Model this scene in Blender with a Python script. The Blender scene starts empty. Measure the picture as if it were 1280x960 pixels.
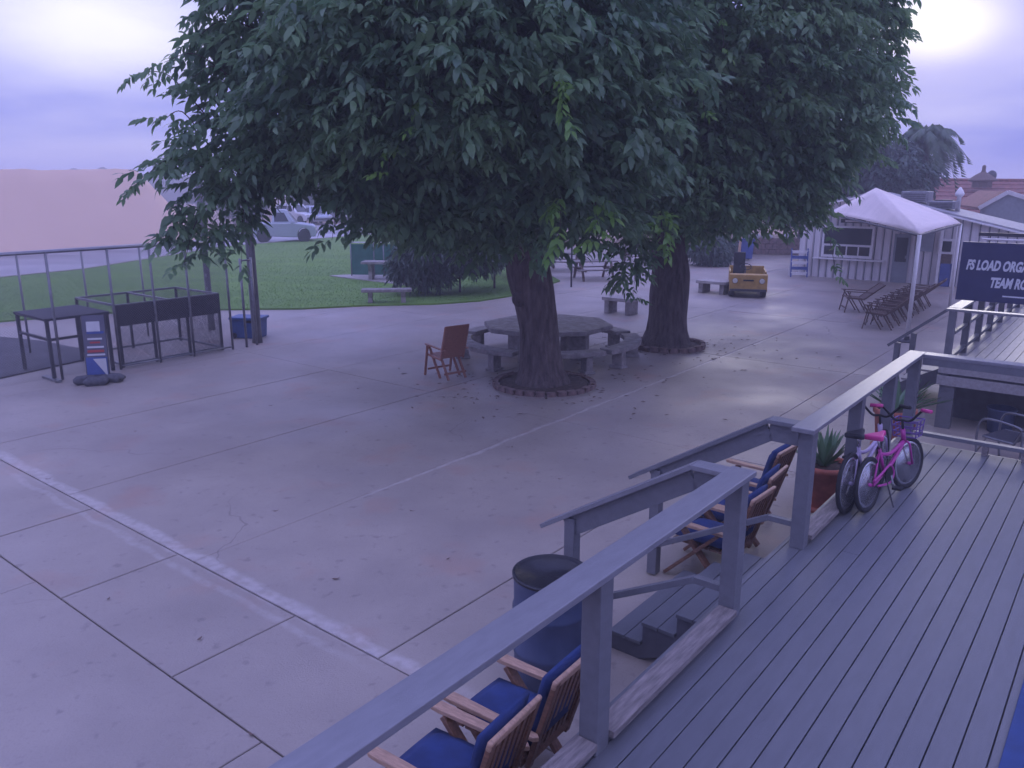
import bpy, bmesh, math, random
import numpy as np
from mathutils import Vector, Matrix
R = math.radians
random.seed(7); rng = np.random.default_rng(11)
S = bpy.context.scene
COL = S.collection

# ------------------------------------------------------------------ camera
FPX, YH, CAMH = 1000.0, 228.0, 3.82           # focal length in photo pixels, horizon row, lens height
PITCH = math.atan2(480 - YH, FPX)
cam_d = bpy.data.cameras.new('camera'); cam = bpy.data.objects.new('camera', cam_d); COL.objects.link(cam)
cam.location = (0, 0, CAMH); cam.rotation_euler = (math.pi/2 - PITCH, 0, 0)
cam_d.sensor_width = 36; cam_d.lens = 36*FPX/1280; cam_d.clip_start = .05; cam_d.clip_end = 6000
S.camera = cam

# ------------------------------------------------------------------ sky, sun, exposure
SUN_AZ, SUN_EL = R(26.2), R(9.0)
sun_dir = Vector((math.sin(SUN_AZ)*math.cos(SUN_EL), math.cos(SUN_AZ)*math.cos(SUN_EL), math.sin(SUN_EL)))
world = bpy.data.worlds.new('World'); S.world = world; world.use_nodes = True
nt = world.node_tree; nt.nodes.clear()
def wn(t, **k):
    n = nt.nodes.new(t)
    for a, b in k.items(): setattr(n, a, b)
    return n
def wl(a, b): nt.links.new(a, b)
def wmath(op, a, b=None, c=None, clamp=False):
    n = wn('ShaderNodeMath', operation=op, use_clamp=clamp)
    for i, v in enumerate((a, b, c)):
        if v is None: continue
        if isinstance(v, (int, float)): n.inputs[i].default_value = v
        else: wl(v, n.inputs[i])
    return n.outputs[0]
def wmix(f, a, b):
    n = wn('ShaderNodeMix', data_type='RGBA')
    for sock, v in ((n.inputs[0], f), (n.inputs[6], a), (n.inputs[7], b)):
        if isinstance(v, (int, float)): sock.default_value = v
        elif isinstance(v, tuple): sock.default_value = v + (1,)
        else: wl(v, sock)
    return n.outputs[2]
tc = wn('ShaderNodeTexCoord'); sep = wn('ShaderNodeSeparateXYZ'); wl(tc.outputs['Generated'], sep.inputs[0])
zz = wmath('ADD', wmath('MAXIMUM', sep.outputs[2], 0.0), 0.16)
cmb = wn('ShaderNodeCombineXYZ')
wl(wmath('DIVIDE', sep.outputs[0], zz), cmb.inputs[0]); wl(wmath('DIVIDE', sep.outputs[1], zz), cmb.inputs[1])
n1 = wn('ShaderNodeTexNoise'); n1.inputs['Scale'].default_value = .8; n1.inputs['Detail'].default_value = 6; n1.inputs['Roughness'].default_value = .5
wl(cmb.outputs[0], n1.inputs['Vector'])
mr = wn('ShaderNodeMapRange'); mr.inputs[1].default_value = .36; mr.inputs[2].default_value = .68; wl(n1.outputs[0], mr.inputs[0])
cloud = wmix(mr.outputs[0], (2.2, 2.6, 7.9), (5.2, 5.2, 9.2))
def lobe(c, wx, wz, p):
    d1 = wn('ShaderNodeVectorMath', operation='SUBTRACT'); wl(tc.outputs['Generated'], d1.inputs[0]); d1.inputs[1].default_value = c
    d2 = wn('ShaderNodeVectorMath', operation='MULTIPLY'); wl(d1.outputs[0], d2.inputs[0]); d2.inputs[1].default_value = (1/wx, 1/wx, 1/wz)
    ln = wn('ShaderNodeVectorMath', operation='LENGTH'); wl(d2.outputs[0], ln.inputs[0])
    m = wn('ShaderNodeMapRange', clamp=True, interpolation_type='SMOOTHSTEP'); m.inputs[1].default_value = 1; m.inputs[2].default_value = 0; wl(ln.outputs['Value'], m.inputs[0])
    return wmath('POWER', m.outputs[0], p)
# the sun behind the cloud, and the thin bright breaks in the cloud deck
soft = wmath('ADD', wmath('MULTIPLY', mr.outputs[0], .5), .7)
cloud = wmix(wmath('MULTIPLY', lobe(tuple(sun_dir), .24, .13, 1.0), .5, clamp=True), cloud, (8.5, 7.8, 9.6))
cloud = wmix(lobe(tuple(sun_dir), .085, .05, 1.0), cloud, (12.5, 12.0, 11.6))
cloud = wmix(wmath('MULTIPLY', lobe((-.43, .892, .158), .20, .078, .8), soft, clamp=True), cloud, (9.0, 8.9, 10.2))
cloud = wmix(wmath('MULTIPLY', lobe((-.47, .88, .028), .22, .022, .8), .6), cloud, (6.6, 6.2, 9.6))
sky = wn('ShaderNodeTexSky', sky_type='NISHITA'); sky.sun_disc = False; sky.sun_elevation = SUN_EL; sky.sun_rotation = SUN_AZ
# overcast: only a little of the clear sky comes through the cloud deck
# a cloud deck is brightest overhead
gr = wn('ShaderNodeVectorMath', operation='SCALE'); wl(cloud, gr.inputs[0]); wl(wmath('ADD', wmath('MULTIPLY', wmath('MAXIMUM', sep.outputs[2], 0.0), 1.35), 1.0), gr.inputs['Scale'])
full = wmix(.997, sky.outputs[0], gr.outputs[0])
bg = wn('ShaderNodeBackground'); bg.inputs['Strength'].default_value = .1; wl(full, bg.inputs[0])
wo = wn('ShaderNodeOutputWorld'); wl(bg.outputs[0], wo.inputs[0])
sd = bpy.data.lights.new('sun', 'SUN'); sd.energy = .8; sd.angle = R(25); sd.color = (1, .93, .86)
so = bpy.data.objects.new('sun', sd); COL.objects.link(so); so.rotation_euler = (-sun_dir).to_track_quat('-Z', 'Y').to_euler()
S.view_settings.view_transform = 'Standard'; S.view_settings.look = 'None'; S.view_settings.exposure = 0.0; S.view_settings.gamma = 1
S.view_settings.use_curve_mapping = False
S.render.engine = 'CYCLES'; S.cycles.use_denoising = True; S.cycles.use_adaptive_sampling = True; S.cycles.adaptive_threshold = .035; S.cycles.adaptive_min_samples = 16; S.cycles.max_bounces = 6; S.cycles.diffuse_bounces = 4; S.cycles.glossy_bounces = 2; S.cycles.transmission_bounces = 3; S.cycles.transparent_max_bounces = 8
S.cycles.volume_bounces = 1; S.cycles.use_light_tree = False; world.cycles.sampling_method = 'MANUAL'; world.cycles.sample_map_resolution = 512

# ------------------------------------------------------------------ layout helpers
ANG = R(38.5)                                   # the deck, the paving and the buildings share one axis
U = Vector((math.sin(ANG), math.cos(ANG), 0)); V = Vector((math.cos(ANG), -math.sin(ANG), 0))
def W(t, s, z=0): return V*t + U*s + Vector((0, 0, z))
_cp, _sp = math.cos(PITCH), math.sin(PITCH)
def ray(x, y):
    a, b = (x-640)/FPX, (480-y)/FPX
    return Vector((a, _cp + b*_sp, -_sp + b*_cp))
def G(x, y, z=0):                               # where a sight line meets a level at height z
    d = ray(x, y); return Vector((0, 0, CAMH)) + d*((z-CAMH)/d.z)
def AT(x, y, dep):                              # the point on a sight line at distance dep (along Y)
    d = ray(x, y); return Vector((0, 0, CAMH)) + d*(dep/d.y)
def TS(p): return p.dot(V), p.dot(U)

# ------------------------------------------------------------------ materials
def mat(name, col, rough=.6, var=.12, scale=6, col2=None, bump=0., bscale=40, metal=0., spec=.4, stretch=None, world=False, detail=4):
    m = bpy.data.materials.new(name); m.use_nodes = True; t = m.node_tree; b = t.nodes['Principled BSDF']
    b.inputs['Roughness'].default_value = rough; b.inputs['Metallic'].default_value = metal
    b.inputs['Specular IOR Level'].default_value = spec
    if world: src = t.nodes.new('ShaderNodeNewGeometry').outputs['Position']
    else: src = t.nodes.new('ShaderNodeTexCoord').outputs['Object']
    if stretch:
        mp = t.nodes.new('ShaderNodeMapping'); mp.inputs['Scale'].default_value = stretch; t.links.new(src, mp.inputs[0]); src = mp.outputs[0]
    n = t.nodes.new('ShaderNodeTexNoise'); n.inputs['Scale'].default_value = scale; n.inputs['Detail'].default_value = detail; n.inputs['Roughness'].default_value = .6
    t.links.new(src, n.inputs['Vector'])
    mx = t.nodes.new('ShaderNodeMix'); mx.data_type = 'RGBA'
    c2 = col2 if col2 else tuple(c*(1-2.2*var) for c in col); c1 = col if col2 else tuple(min(1, c*(1+var)) for c in col)
    mx.inputs[6].default_value = tuple(c1)+(1,); mx.inputs[7].default_value = tuple(max(0, c) for c in c2)+(1,)
    mrn = t.nodes.new('ShaderNodeMapRange'); mrn.inputs[1].default_value = .3; mrn.inputs[2].default_value = .72
    t.links.new(n.outputs[0], mrn.inputs[0]); t.links.new(mrn.outputs[0], mx.inputs[0]); t.links.new(mx.outputs[2], b.inputs['Base Color'])
    if bump:
        n2 = t.nodes.new('ShaderNodeTexNoise'); n2.inputs['Scale'].default_value = bscale; n2.inputs['Detail'].default_value = 5; t.links.new(src, n2.inputs['Vector'])
        bp = t.nodes.new('ShaderNodeBump'); bp.inputs['Strength'].default_value = bump; bp.inputs['Distance'].default_value = .02
        t.links.new(n2.outputs[0], bp.inputs['Height']); t.links.new(bp.outputs[0], b.inputs['Normal'])
    m['p'] = 1
    return m
def leaf_mat(name, a, b_, trans=.35, rough=.42):
    m = bpy.data.materials.new(name); m.use_nodes = True; t = m.node_tree; p = t.nodes['Principled BSDF']; out = t.nodes['Material Output']
    g = t.nodes.new('ShaderNodeNewGeometry')
    nz = t.nodes.new('ShaderNodeTexNoise'); nz.inputs['Scale'].default_value = 1.3; nz.inputs['Detail'].default_value = 1; t.links.new(g.outputs['Position'], nz.inputs['Vector'])
    ad = t.nodes.new('ShaderNodeMath'); ad.operation = 'MULTIPLY_ADD'; ad.inputs[1].default_value = .45; t.links.new(g.outputs['Random Per Island'], ad.inputs[0])
    mr_ = t.nodes.new('ShaderNodeMapRange'); mr_.inputs[1].default_value = .36; mr_.inputs[2].default_value = .66; mr_.inputs[4].default_value = .6; t.links.new(nz.outputs[0], mr_.inputs[0]); t.links.new(mr_.outputs[0], ad.inputs[2])
    mx = t.nodes.new('ShaderNodeMix'); mx.data_type = 'RGBA'; mx.inputs[6].default_value = a+(1,); mx.inputs[7].default_value = b_+(1,); t.links.new(ad.outputs[0], mx.inputs[0])
    t.links.new(mx.outputs[2], p.inputs['Base Color']); p.inputs['Roughness'].default_value = rough; p.inputs['Specular IOR Level'].default_value = .6
    tr = t.nodes.new('ShaderNodeBsdfTranslucent'); t.links.new(mx.outputs[2], tr.inputs[0])
    ms = t.nodes.new('ShaderNodeMixShader'); ms.inputs[0].default_value = trans
    t.links.new(p.outputs[0], ms.inputs[1]); t.links.new(tr.outputs[0], ms.inputs[2]); t.links.new(ms.outputs[0], out.inputs[0])
    return m
def glass_mat(name, col=(.02, .025, .03), rough=.08):
    return mat(name, col, rough=rough, var=.05, spec=.6)

def concrete_mat():
    m = mat('plaza_concrete', (.385, .332, .280), rough=.62, col2=(.285, .247, .212), scale=.55, bump=.16, bscale=55, world=True, detail=5, spec=.35)
    t = m.node_tree; b = t.nodes['Principled BSDF']; base = b.inputs['Base Color'].links[0].from_socket
    pos = t.nodes.new('ShaderNodeNewGeometry').outputs['Position']
    def noise(scale, detail=4):
        n = t.nodes.new('ShaderNodeTexNoise'); n.inputs['Scale'].default_value = scale; n.inputs['Detail'].default_value = detail; t.links.new(pos, n.inputs['Vector']); return n.outputs[0]
    def mrg(x, a, b_, c=0, d=1):
        n = t.nodes.new('ShaderNodeMapRange'); n.inputs[1].default_value = a; n.inputs[2].default_value = b_; n.inputs[3].default_value = c; n.inputs[4].default_value = d; t.links.new(x, n.inputs[0]); return n.outputs[0]
    def mth(op, a, b_=None):
        n = t.nodes.new('ShaderNodeMath'); n.operation = op; n.use_clamp = False
        for i, v in enumerate((a, b_)):
            if v is None: continue
            if isinstance(v, (int, float)): n.inputs[i].default_value = v
            else: t.links.new(v, n.inputs[i])
        return n.outputs[0]
    def mixc(f, a, c):
        n = t.nodes.new('ShaderNodeMix'); n.data_type = 'RGBA'; t.links.new(f, n.inputs[0]); t.links.new(a, n.inputs[6]); n.inputs[7].default_value = c+(1,); return n.outputs[2]
    def dot(vec):
        n = t.nodes.new('ShaderNodeVectorMath'); n.operation = 'DOT_PRODUCT'; t.links.new(pos, n.inputs[0]); n.inputs[1].default_value = vec; return n.outputs['Value']
    tt, ss = dot(tuple(V)), dot(tuple(U))
    # fine aggregate, dark scuffs, rusty drips, old water marks
    base = mixc(mrg(noise(38, 3), .56, .74, 0, .35), base, (.2, .165, .15))
    base = mixc(mrg(noise(7, 4), .62, .71, 0, .42), base, (.15, .13, .125))
    base = mixc(mrg(noise(.9, 4), .57, .74, 0, .5), base, (.40, .235, .17))
    base = mixc(mrg(noise(.22, 3), .52, .68, 0, .45), base, (.24, .205, .19))
    vz = t.nodes.new('ShaderNodeTexVoronoi'); vz.feature = 'DISTANCE_TO_EDGE'; vz.inputs['Scale'].default_value = .22
    dsp = t.nodes.new('ShaderNodeTexNoise'); dsp.inputs['Scale'].default_value = 1.1; dsp.inputs['Detail'].default_value = 3; t.links.new(pos, dsp.inputs['Vector'])
    vm = t.nodes.new('ShaderNodeVectorMath'); vm.operation = 'MULTIPLY_ADD'; t.links.new(dsp.outputs['Color'], vm.inputs[0]); vm.inputs[1].default_value = (1.1, 1.1, 0); t.links.new(pos, vm.inputs[2]); t.links.new(vm.outputs[0], vz.inputs['Vector'])
    crk = mth('MULTIPLY', mrg(vz.outputs['Distance'], .0022, .0010, 0, .35), mrg(noise(.3, 1), .54, .60, 0, 1))
    base = mixc(crk, base, (.09, .075, .07))
    # chalky lime bloom along the two main joints
    wob = mth('MULTIPLY', mth('SUBTRACT', noise(1.6, 3), .5), .22)
    def band(coord, c, w, lo_c, lo, hi, amt):
        d = mth('ABSOLUTE', mth('SUBTRACT', mth('ADD', coord, wob), c))
        f = mrg(d, w, w*.35, 0, 1)
        g = mth('MULTIPLY', mrg(lo_c, lo-.6, lo, 0, 1), mrg(lo_c, hi, hi+1.0, 1, 0))
        h = mrg(noise(9, 3), .36, .6, .35, 1)
        return mth('MULTIPLY', mth('MULTIPLY', f, g), mth('MULTIPLY', h, amt))
    base = mixc(band(ss, 3.97, .11, tt, -12.6, -4.2, .45), base, (.62, .58, .55))
    base = mixc(band(ss, 3.74, .06, tt, -11.5, -5.2, .25), base, (.58, .54, .51))
    base = mixc(band(tt, -7.30, .05, ss, 6.6, 19, .5), base, (.62, .57, .53))
    t.links.new(base, b.inputs['Base Color'])
    # damp patches dry unevenly
    t.links.new(mrg(noise(.35, 3), .35, .7, .42, .75), b.inputs['Roughness'])
    return m
M = {}
M['concrete'] = concrete_mat()
M['joint'] = mat('joint_filler', (.10, .09, .085), rough=.9)
M['dirt'] = mat('dry_earth', (.36, .25, .18), rough=.95, scale=.3, var=.12, world=True, bump=.3, bscale=3)
M['berm'] = mat('bare_earth_bank', (.66, .46, .33), rough=.95, scale=.08, var=.03, world=True)
M['soil'] = mat('tree_soil', (.09, .065, .05), rough=.95, scale=12, var=.25, bump=.6, bscale=30)
M['grass_ground'] = mat('lawn_turf', (.15, .27, .042), rough=.9, col2=(.10, .195, .038), scale=.35, world=True, detail=6, stretch=(.5, 2.2, 1))
M['grass'] = leaf_mat('grass_blade', (.12, .235, .05), (.16, .285, .065), .25)
M['road'] = mat('wet_road', (.52, .48, .48), rough=.4, col2=(.13, .12, .125), scale=.12, world=True, detail=5, stretch=(1, 3.2, 1))
M['kerb'] = mat('kerb_concrete', (.40, .36, .33), rough=.8)
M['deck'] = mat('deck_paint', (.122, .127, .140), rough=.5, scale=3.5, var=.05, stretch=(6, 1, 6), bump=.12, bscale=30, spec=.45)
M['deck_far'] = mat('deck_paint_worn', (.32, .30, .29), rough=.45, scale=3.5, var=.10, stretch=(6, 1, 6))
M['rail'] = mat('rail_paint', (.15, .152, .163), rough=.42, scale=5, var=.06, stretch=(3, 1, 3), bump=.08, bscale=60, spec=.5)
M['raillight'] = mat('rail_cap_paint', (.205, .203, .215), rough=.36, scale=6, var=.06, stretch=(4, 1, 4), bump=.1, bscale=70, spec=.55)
M['weathered'] = mat('weathered_lumber', (.23, .20, .185), rough=.75, scale=9, var=.22, stretch=(5, .6, 5), bump=.3, bscale=30)
M['stringer'] = mat('stringer_paint', (.10, .10, .115), rough=.6)
M['teak'] = mat('teak', (.20, .10, .06), rough=.5, scale=12, var=.2, stretch=(1, 5, 5), bump=.15, bscale=50)
M['teak_red'] = mat('teak_oiled', (.37, .17, .11), rough=.5, scale=12, var=.15, stretch=(1, 5, 5))
M['teak_edge'] = mat('teak_pale', (.46, .29, .19), rough=.5, scale=12, var=.15, stretch=(1, 5, 5))
M['teak_dark'] = mat('teak_weathered', (.16, .105, .08), rough=.7, scale=12, var=.25, stretch=(1, 5, 5), bump=.2, bscale=40)
M['cushion'] = mat('blue_canvas', (.022, .046, .15), rough=.85, scale=4, var=.2, bump=.25, bscale=220)
M['barrel'] = mat('blue_barrel_plastic', (.06, .08, .145), rough=.45, scale=3, var=.15)
M['liner'] = mat('black_liner', (.02, .02, .025), rough=.4, bump=.6, bscale=14)
M['terracotta'] = mat('terracotta', (.42, .13, .085), rough=.75, scale=5, var=.2, bump=.12, bscale=40)
M['agave'] = leaf_mat('agave_leaf', (.06, .13, .06), (.12, .22, .10), .12)
M['bark'] = mat('tree_bark', (.13, .098, .088), rough=.9, scale=5, var=.3, stretch=(2.2, 2.2, .5), bump=1.0, bscale=14)
M['bark'].node_tree.nodes['Bump'].inputs['Distance'].default_value = .06
M['brick'] = mat('edging_brick', (.21, .14, .12), rough=.85, scale=8, var=.25, bump=.3, bscale=30)
M['leaf'] = leaf_mat('tree_leaf', (.085, .165, .095), (.22, .355, .165), .50)
M['leaf_b'] = leaf_mat('tree_leaf_b', (.085, .175, .088), (.235, .375, .16), .50)
M['leaf_young'] = leaf_mat('young_leaf', (.16, .33, .075), (.24, .42, .09), .45)
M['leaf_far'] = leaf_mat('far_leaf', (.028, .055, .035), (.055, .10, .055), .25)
M['palm'] = leaf_mat('palm_frond', (.045, .085, .04), (.09, .14, .06), .2)
M['stone'] = mat('cast_concrete', (.30, .27, .25), rough=.8, scale=7, var=.18, bump=.35, bscale=35)
M['galv'] = mat('galvanised', (.24, .24, .25), rough=.42, metal=.6, scale=9, var=.12)
M['darkmetal'] = mat('dark_steel', (.07, .07, .08), rough=.5, metal=.3)
M['mesh_dark'] = mat('dark_shade_mesh', (.06, .058, .068), rough=.9, scale=20)
M['sheet_dark'] = mat('dark_sheet', (.085, .08, .085), rough=.85, scale=2, var=.2)
M['pole'] = mat('grey_pole', (.16, .155, .16), rough=.7, scale=6, var=.2, stretch=(4, 4, .6))
M['whitewall'] = mat('white_siding', (.70, .66, .64), rough=.5, scale=3, var=.06, stretch=(4, 4, .3))
M['whitetrim'] = mat('white_trim', (.78, .75, .73), rough=.5, var=.05)
M['canopy'] = mat('canopy_fabric', (.76, .65, .60), rough=.85, scale=2, var=.04)
M['glass'] = glass_mat('window_glass')
M['redtile'] = mat('red_roof_tile', (.26, .095, .07), rough=.75, scale=5, var=.25)
M['greywall'] = mat('grey_siding', (.26, .28, .30), rough=.7, var=.06)
M['navy'] = mat('navy_sign', (.042, .047, .105), rough=.4, var=.06)
M['letter'] = mat('sign_letter', (.62, .64, .66), rough=.5, var=.03)
M['blue'] = mat('blue_paint', (.03, .10, .42), rough=.45, var=.1)
M['mat_blue'] = mat('blue_mat', (.018, .05, .17), rough=.7, var=.1)
M['roofgrey'] = mat('grey_roof_sheet', (.30, .29, .30), rough=.6)
M['yellow'] = mat('yellow_paint', (.44, .265, .065), rough=.45, scale=5, var=.14)
M['black'] = mat('black_rubber', (.018, .018, .02), rough=.7)
M['vinyl'] = mat('black_vinyl', (.03, .03, .035), rough=.45)
M['silver'] = mat('silver_car_paint', (.42, .45, .50), rough=.3, metal=.35, var=.03)
M['whitecar'] = mat('white_car_paint', (.7, .7, .7), rough=.3, var=.03)
M['darkcar'] = mat('dark_car_paint', (.10, .11, .13), rough=.3, var=.03)
M['lampglass'] = mat('lamp_glass', (.6, .58, .5), rough=.15, var=.03)
M['pink'] = mat('pink_paint', (.44, .05, .27), rough=.32, var=.05)
M['hotpink'] = mat('pink_grip', (.60, .06, .24), rough=.5, var=.05)
M['lilac'] = mat('lilac_paint', (.50, .42, .58), rough=.35, var=.06)
M['purple'] = mat('purple_paint', (.16, .09, .28), rough=.35, var=.06)
M['chrome'] = mat('chrome', (.62, .62, .64), rough=.2, metal=.9, var=.05)
M['greenscreen'] = mat('green_windscreen', (.045, .155, .115), rough=.85, scale=3, var=.12)
M['tote'] = mat('blue_tote', (.04, .09, .24), rough=.45)
M['bannerwhite'] = mat('banner_white', (.6, .6, .6), rough=.6, var=.04)
M['bannerred'] = mat('banner_red', (.40, .06, .06), rough=.6, var=.04)
M['bannerblue'] = mat('banner_blue', (.06, .10, .30), rough=.6, var=.06)
M['bannergrey'] = mat('banner_grey', (.12, .12, .16), rough=.6, var=.06)
M['sandbag'] = mat('sandbag', (.10, .10, .115), rough=.9, scale=12, var=.2, bump=.5, bscale=30)
M['mount'] = mat('far_mountain', (.16, .15, .14), rough=1, scale=.02, var=.2, world=True)

# ------------------------------------------------------------------ mesh helpers
class MB:
    def __init__(s): s.v = []; s.f = []
    def add(s, vs, fs):
        o = len(s.v); s.v += [tuple(p) for p in vs]; s.f += [tuple(i+o for i in f) for f in fs]; return s
    def box(s, c, d, rot=None):
        x, y, z = d[0]/2, d[1]/2, d[2]/2
        vs = [Vector(p) for p in ((-x,-y,-z),(x,-y,-z),(x,y,-z),(-x,y,-z),(-x,-y,z),(x,-y,z),(x,y,z),(-x,y,z))]
        if rot is not None: vs = [rot @ p for p in vs]
        c = Vector(c); return s.add([p+c for p in vs], [(3,2,1,0),(4,5,6,7),(0,1,5,4),(1,2,6,5),(2,3,7,6),(3,0,4,7)])
    def bar(s, a, b, w, h, up=(0,0,1)):            # a beam from a to b, w wide and h high
        a, b = Vector(a), Vector(b); y = (b-a); L = y.length; y.normalize(); upv = Vector(up)
        x = y.cross(upv)
        if x.length < 1e-4: x = y.cross(Vector((1, 0, 0)))
        x.normalize(); z = x.cross(y)
        return s.box((a+b)/2, (w, L, h), Matrix((x, y, z)).transposed())
    def tube(s, pts, r, n=8, caps=True):
        pts = [Vector(p) for p in pts]; k = len(pts); rs = r if isinstance(r, (list, tuple)) else [r]*k
        o = len(s.v); ref = None
        for i, p in enumerate(pts):
            d = (pts[min(i+1, k-1)] - pts[max(i-1, 0)]).normalized()
            if ref is None: ref = d.orthogonal().normalized()
            x = (ref - d*ref.dot(d)); x = x.normalized() if x.length > 1e-5 else d.orthogonal().normalized(); ref = x; y = d.cross(x)
            for j in range(n):
                a = 2*math.pi*j/n; q = p + (x*math.cos(a) + y*math.sin(a))*rs[i]; s.v.append(tuple(q))
        for i in range(k-1):
            for j in range(n):
                a, b = o+i*n+j, o+i*n+(j+1) % n; s.f.append((a, b, b+n, a+n))
        if caps: s.f.append(tuple(o+j for j in reversed(range(n)))); s.f.append(tuple(o+(k-1)*n+j for j in range(n)))
        return s
    def lathe(s, prof, n=24, c=(0, 0, 0), axis='z'):
        o = len(s.v); k = len(prof)
        for r, h in prof:
            for j in range(n):
                a = 2*math.pi*j/n; p = (r*math.cos(a), r*math.sin(a), h)
                if axis == 'y': p = (p[0], p[2], p[1])
                if axis == 'x': p = (p[2], p[0], p[1])
                s.v.append((p[0]+c[0], p[1]+c[1], p[2]+c[2]))
        for i in range(k-1):
            for j in range(n):
                a, b = o+i*n+j, o+i*n+(j+1) % n; s.f.append((a, b, b+n, a+n))
        if prof[0][0] > 1e-6: s.f.append(tuple(o+j for j in reversed(range(n))))
        if prof[-1][0] > 1e-6: s.f.append(tuple(o+(k-1)*n+j for j in range(n)))
        return s
    def prism(s, poly, a, b, plane='xz'):           # polygon in a plane, extruded from a to b along the third axis
        def P(p, h): return {'xz': (p[0], h, p[1]), 'yz': (h, p[0], p[1]), 'xy': (p[0], p[1], h)}[plane]
        n = len(poly); vs = [P(p, a) for p in poly] + [P(p, b) for p in poly]
        return s.add(vs, [tuple(range(n)), tuple(reversed(range(n, 2*n)))] + [((i+1) % n, i, i+n, (i+1) % n + n) for i in range(n)])
    def build(s, name, m, parent=None, smooth=False, bevel=0., loc=None, fix=True):
        me = bpy.data.meshes.new(name); me.from_pydata(s.v, [], s.f); me.materials.append(M[m] if isinstance(m, str) else m)
        if fix:
            bm = bmesh.new(); bm.from_mesh(me); bmesh.ops.recalc_face_normals(bm, faces=bm.faces); bm.to_mesh(me); bm.free()
        if smooth: me.polygons.foreach_set('use_smooth', [True]*len(me.polygons))
        o = bpy.data.objects.new(name, me); COL.objects.link(o)
        if parent: o.parent = parent
        if loc: o.location = loc
        if bevel:
            bv = o.modifiers.new('bevel', 'BEVEL'); bv.width = bevel; bv.segments = 2; bv.limit_method = 'ANGLE'
        return o
def tag(o, label=None, cat=None, group=None, kind=None):
    if label: o['label'] = label
    if cat: o['category'] = cat
    if group: o['group'] = group
    if kind: o['kind'] = kind
    return o
def thing(name, label, cat, loc=(0, 0, 0), rz=-ANG, group=None):
    o = bpy.data.objects.new(name, None); COL.objects.link(o); o.location = loc; o.rotation_euler = (0, 0, rz); o.empty_display_size = .2
    return tag(o, label, cat, group)
def copy_tree(o, parent=None):
    c = o.copy(); COL.objects.link(c); c.parent = parent
    for ch in list(o.children): copy_tree(ch, c)
    return c
def smooth_curve(pts, k=6):                          # Catmull-Rom through points
    pts = [Vector(p) for p in pts]; out = []
    for i in range(len(pts)-1):
        p0, p1, p2, p3 = pts[max(i-1, 0)], pts[i], pts[i+1], pts[min(i+2, len(pts)-1)]
        for j in range(k):
            u = j/k; out.append(.5*((2*p1)+(p2-p0)*u+(2*p0-5*p1+4*p2-p3)*u*u+(3*p1-p0-3*p2+p3)*u**3))
    out.append(pts[-1]); return out
# ================================================================== THE SETTING
g = MB().add([(-650, -50, -.06), (650, -50, -.06), (650, 930, -.06), (-650, 930, -.06)], [(0, 1, 2, 3)]).build('ground', 'dirt'); tag(g, kind='structure')

# plaza: dark joint bed with separate cast slabs on it
bed = MB().box((-11, 19, -.045), (34, 50, .03)).build('plaza', 'joint'); bed.rotation_euler = (0, 0, -ANG); tag(bed, kind='structure')
def slab(t0, t1, s0, s1, gap=.012):
    dz = random.uniform(-.003, .003); b = MB()
    x0, x1, y0, y1 = t0+gap/2, t1-gap/2, s0+gap/2, s1-gap/2; c = .006
    vs = [(x0, y0, -.028), (x1, y0, -.028), (x1, y1, -.028), (x0, y1, -.028), (x0, y0, dz-c), (x1, y0, dz-c), (x1, y1, dz-c), (x0, y1, dz-c),
          (x0+c, y0+c, dz), (x1-c, y0+c, dz), (x1-c, y1-c, dz), (x0+c, y1-c, dz)]
    b.add(vs, [(0,1,5,4),(1,2,6,5),(2,3,7,6),(3,0,4,7),(4,5,9,8),(5,6,10,9),(6,7,11,10),(7,4,8,11),(8,9,10,11)])
    return b.build('slab', 'concrete', bed, fix=False)
def row(ts, s0, s1, gap=.012):
    for a, b in zip(ts[:-1], ts[1:]): slab(a, b, s0, s1, gap)
row([-28, -22, -16, -12, -8.15, -4.4, 4], -4, 2.70)
row([-28, -19, -15.5, -12.4, -9.58, -7.62, -5.62, -1.9, 4], 2.70, 3.90, .02)
tl = [-28, -22.3, -19.2, -16.15, -13.2, -10.25, -7.33, -4.52, -1.6, 4]
row(tl, 3.90, 10.42); row(tl, 10.42, 16.9); row(tl, 16.9, 23.2); row(tl, 23.2, 29.6); row(tl, 29.6, 36.2); row(tl, 36.2, 44)

# lawn, its kerb line, the road and the bank behind it
lawn_px = [(-260, 424), (0, 403), (120, 393), (230, 388.5), (375, 387), (455, 383), (545, 381), (600, 377), (650, 369), (700, 352),
           (640, 318), (560, 300), (470, 293), (400, 299), (340, 304), (280, 309), (100, 338), (0, 348), (-260, 374)]
lp = [G(*p) for p in lawn_px]; lp2 = [(p.x, p.y) for p in lp]
lb = MB(); n = len(lp2)
lb.add([(x, y, .05) for x, y in lp2] + [(x, y, -.05) for x, y in lp2], [tuple(range(n))] + [(i, (i+1) % n, (i+1) % n+n, i+n) for i in range(n)])
lw = lb.build('lawn', 'grass_ground'); tag(lw, kind='structure')
def inside(x, y, poly):
    c = np.zeros(x.shape, bool); j = len(poly)-1
    for i in range(len(poly)):
        xi, yi = poly[i]; xj, yj = poly[j]
        c ^= ((yi > y) != (yj > y)) & (x < (xj-xi)*(y-yi)/(yj-yi+1e-12)+xi); j = i
    return c
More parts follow.
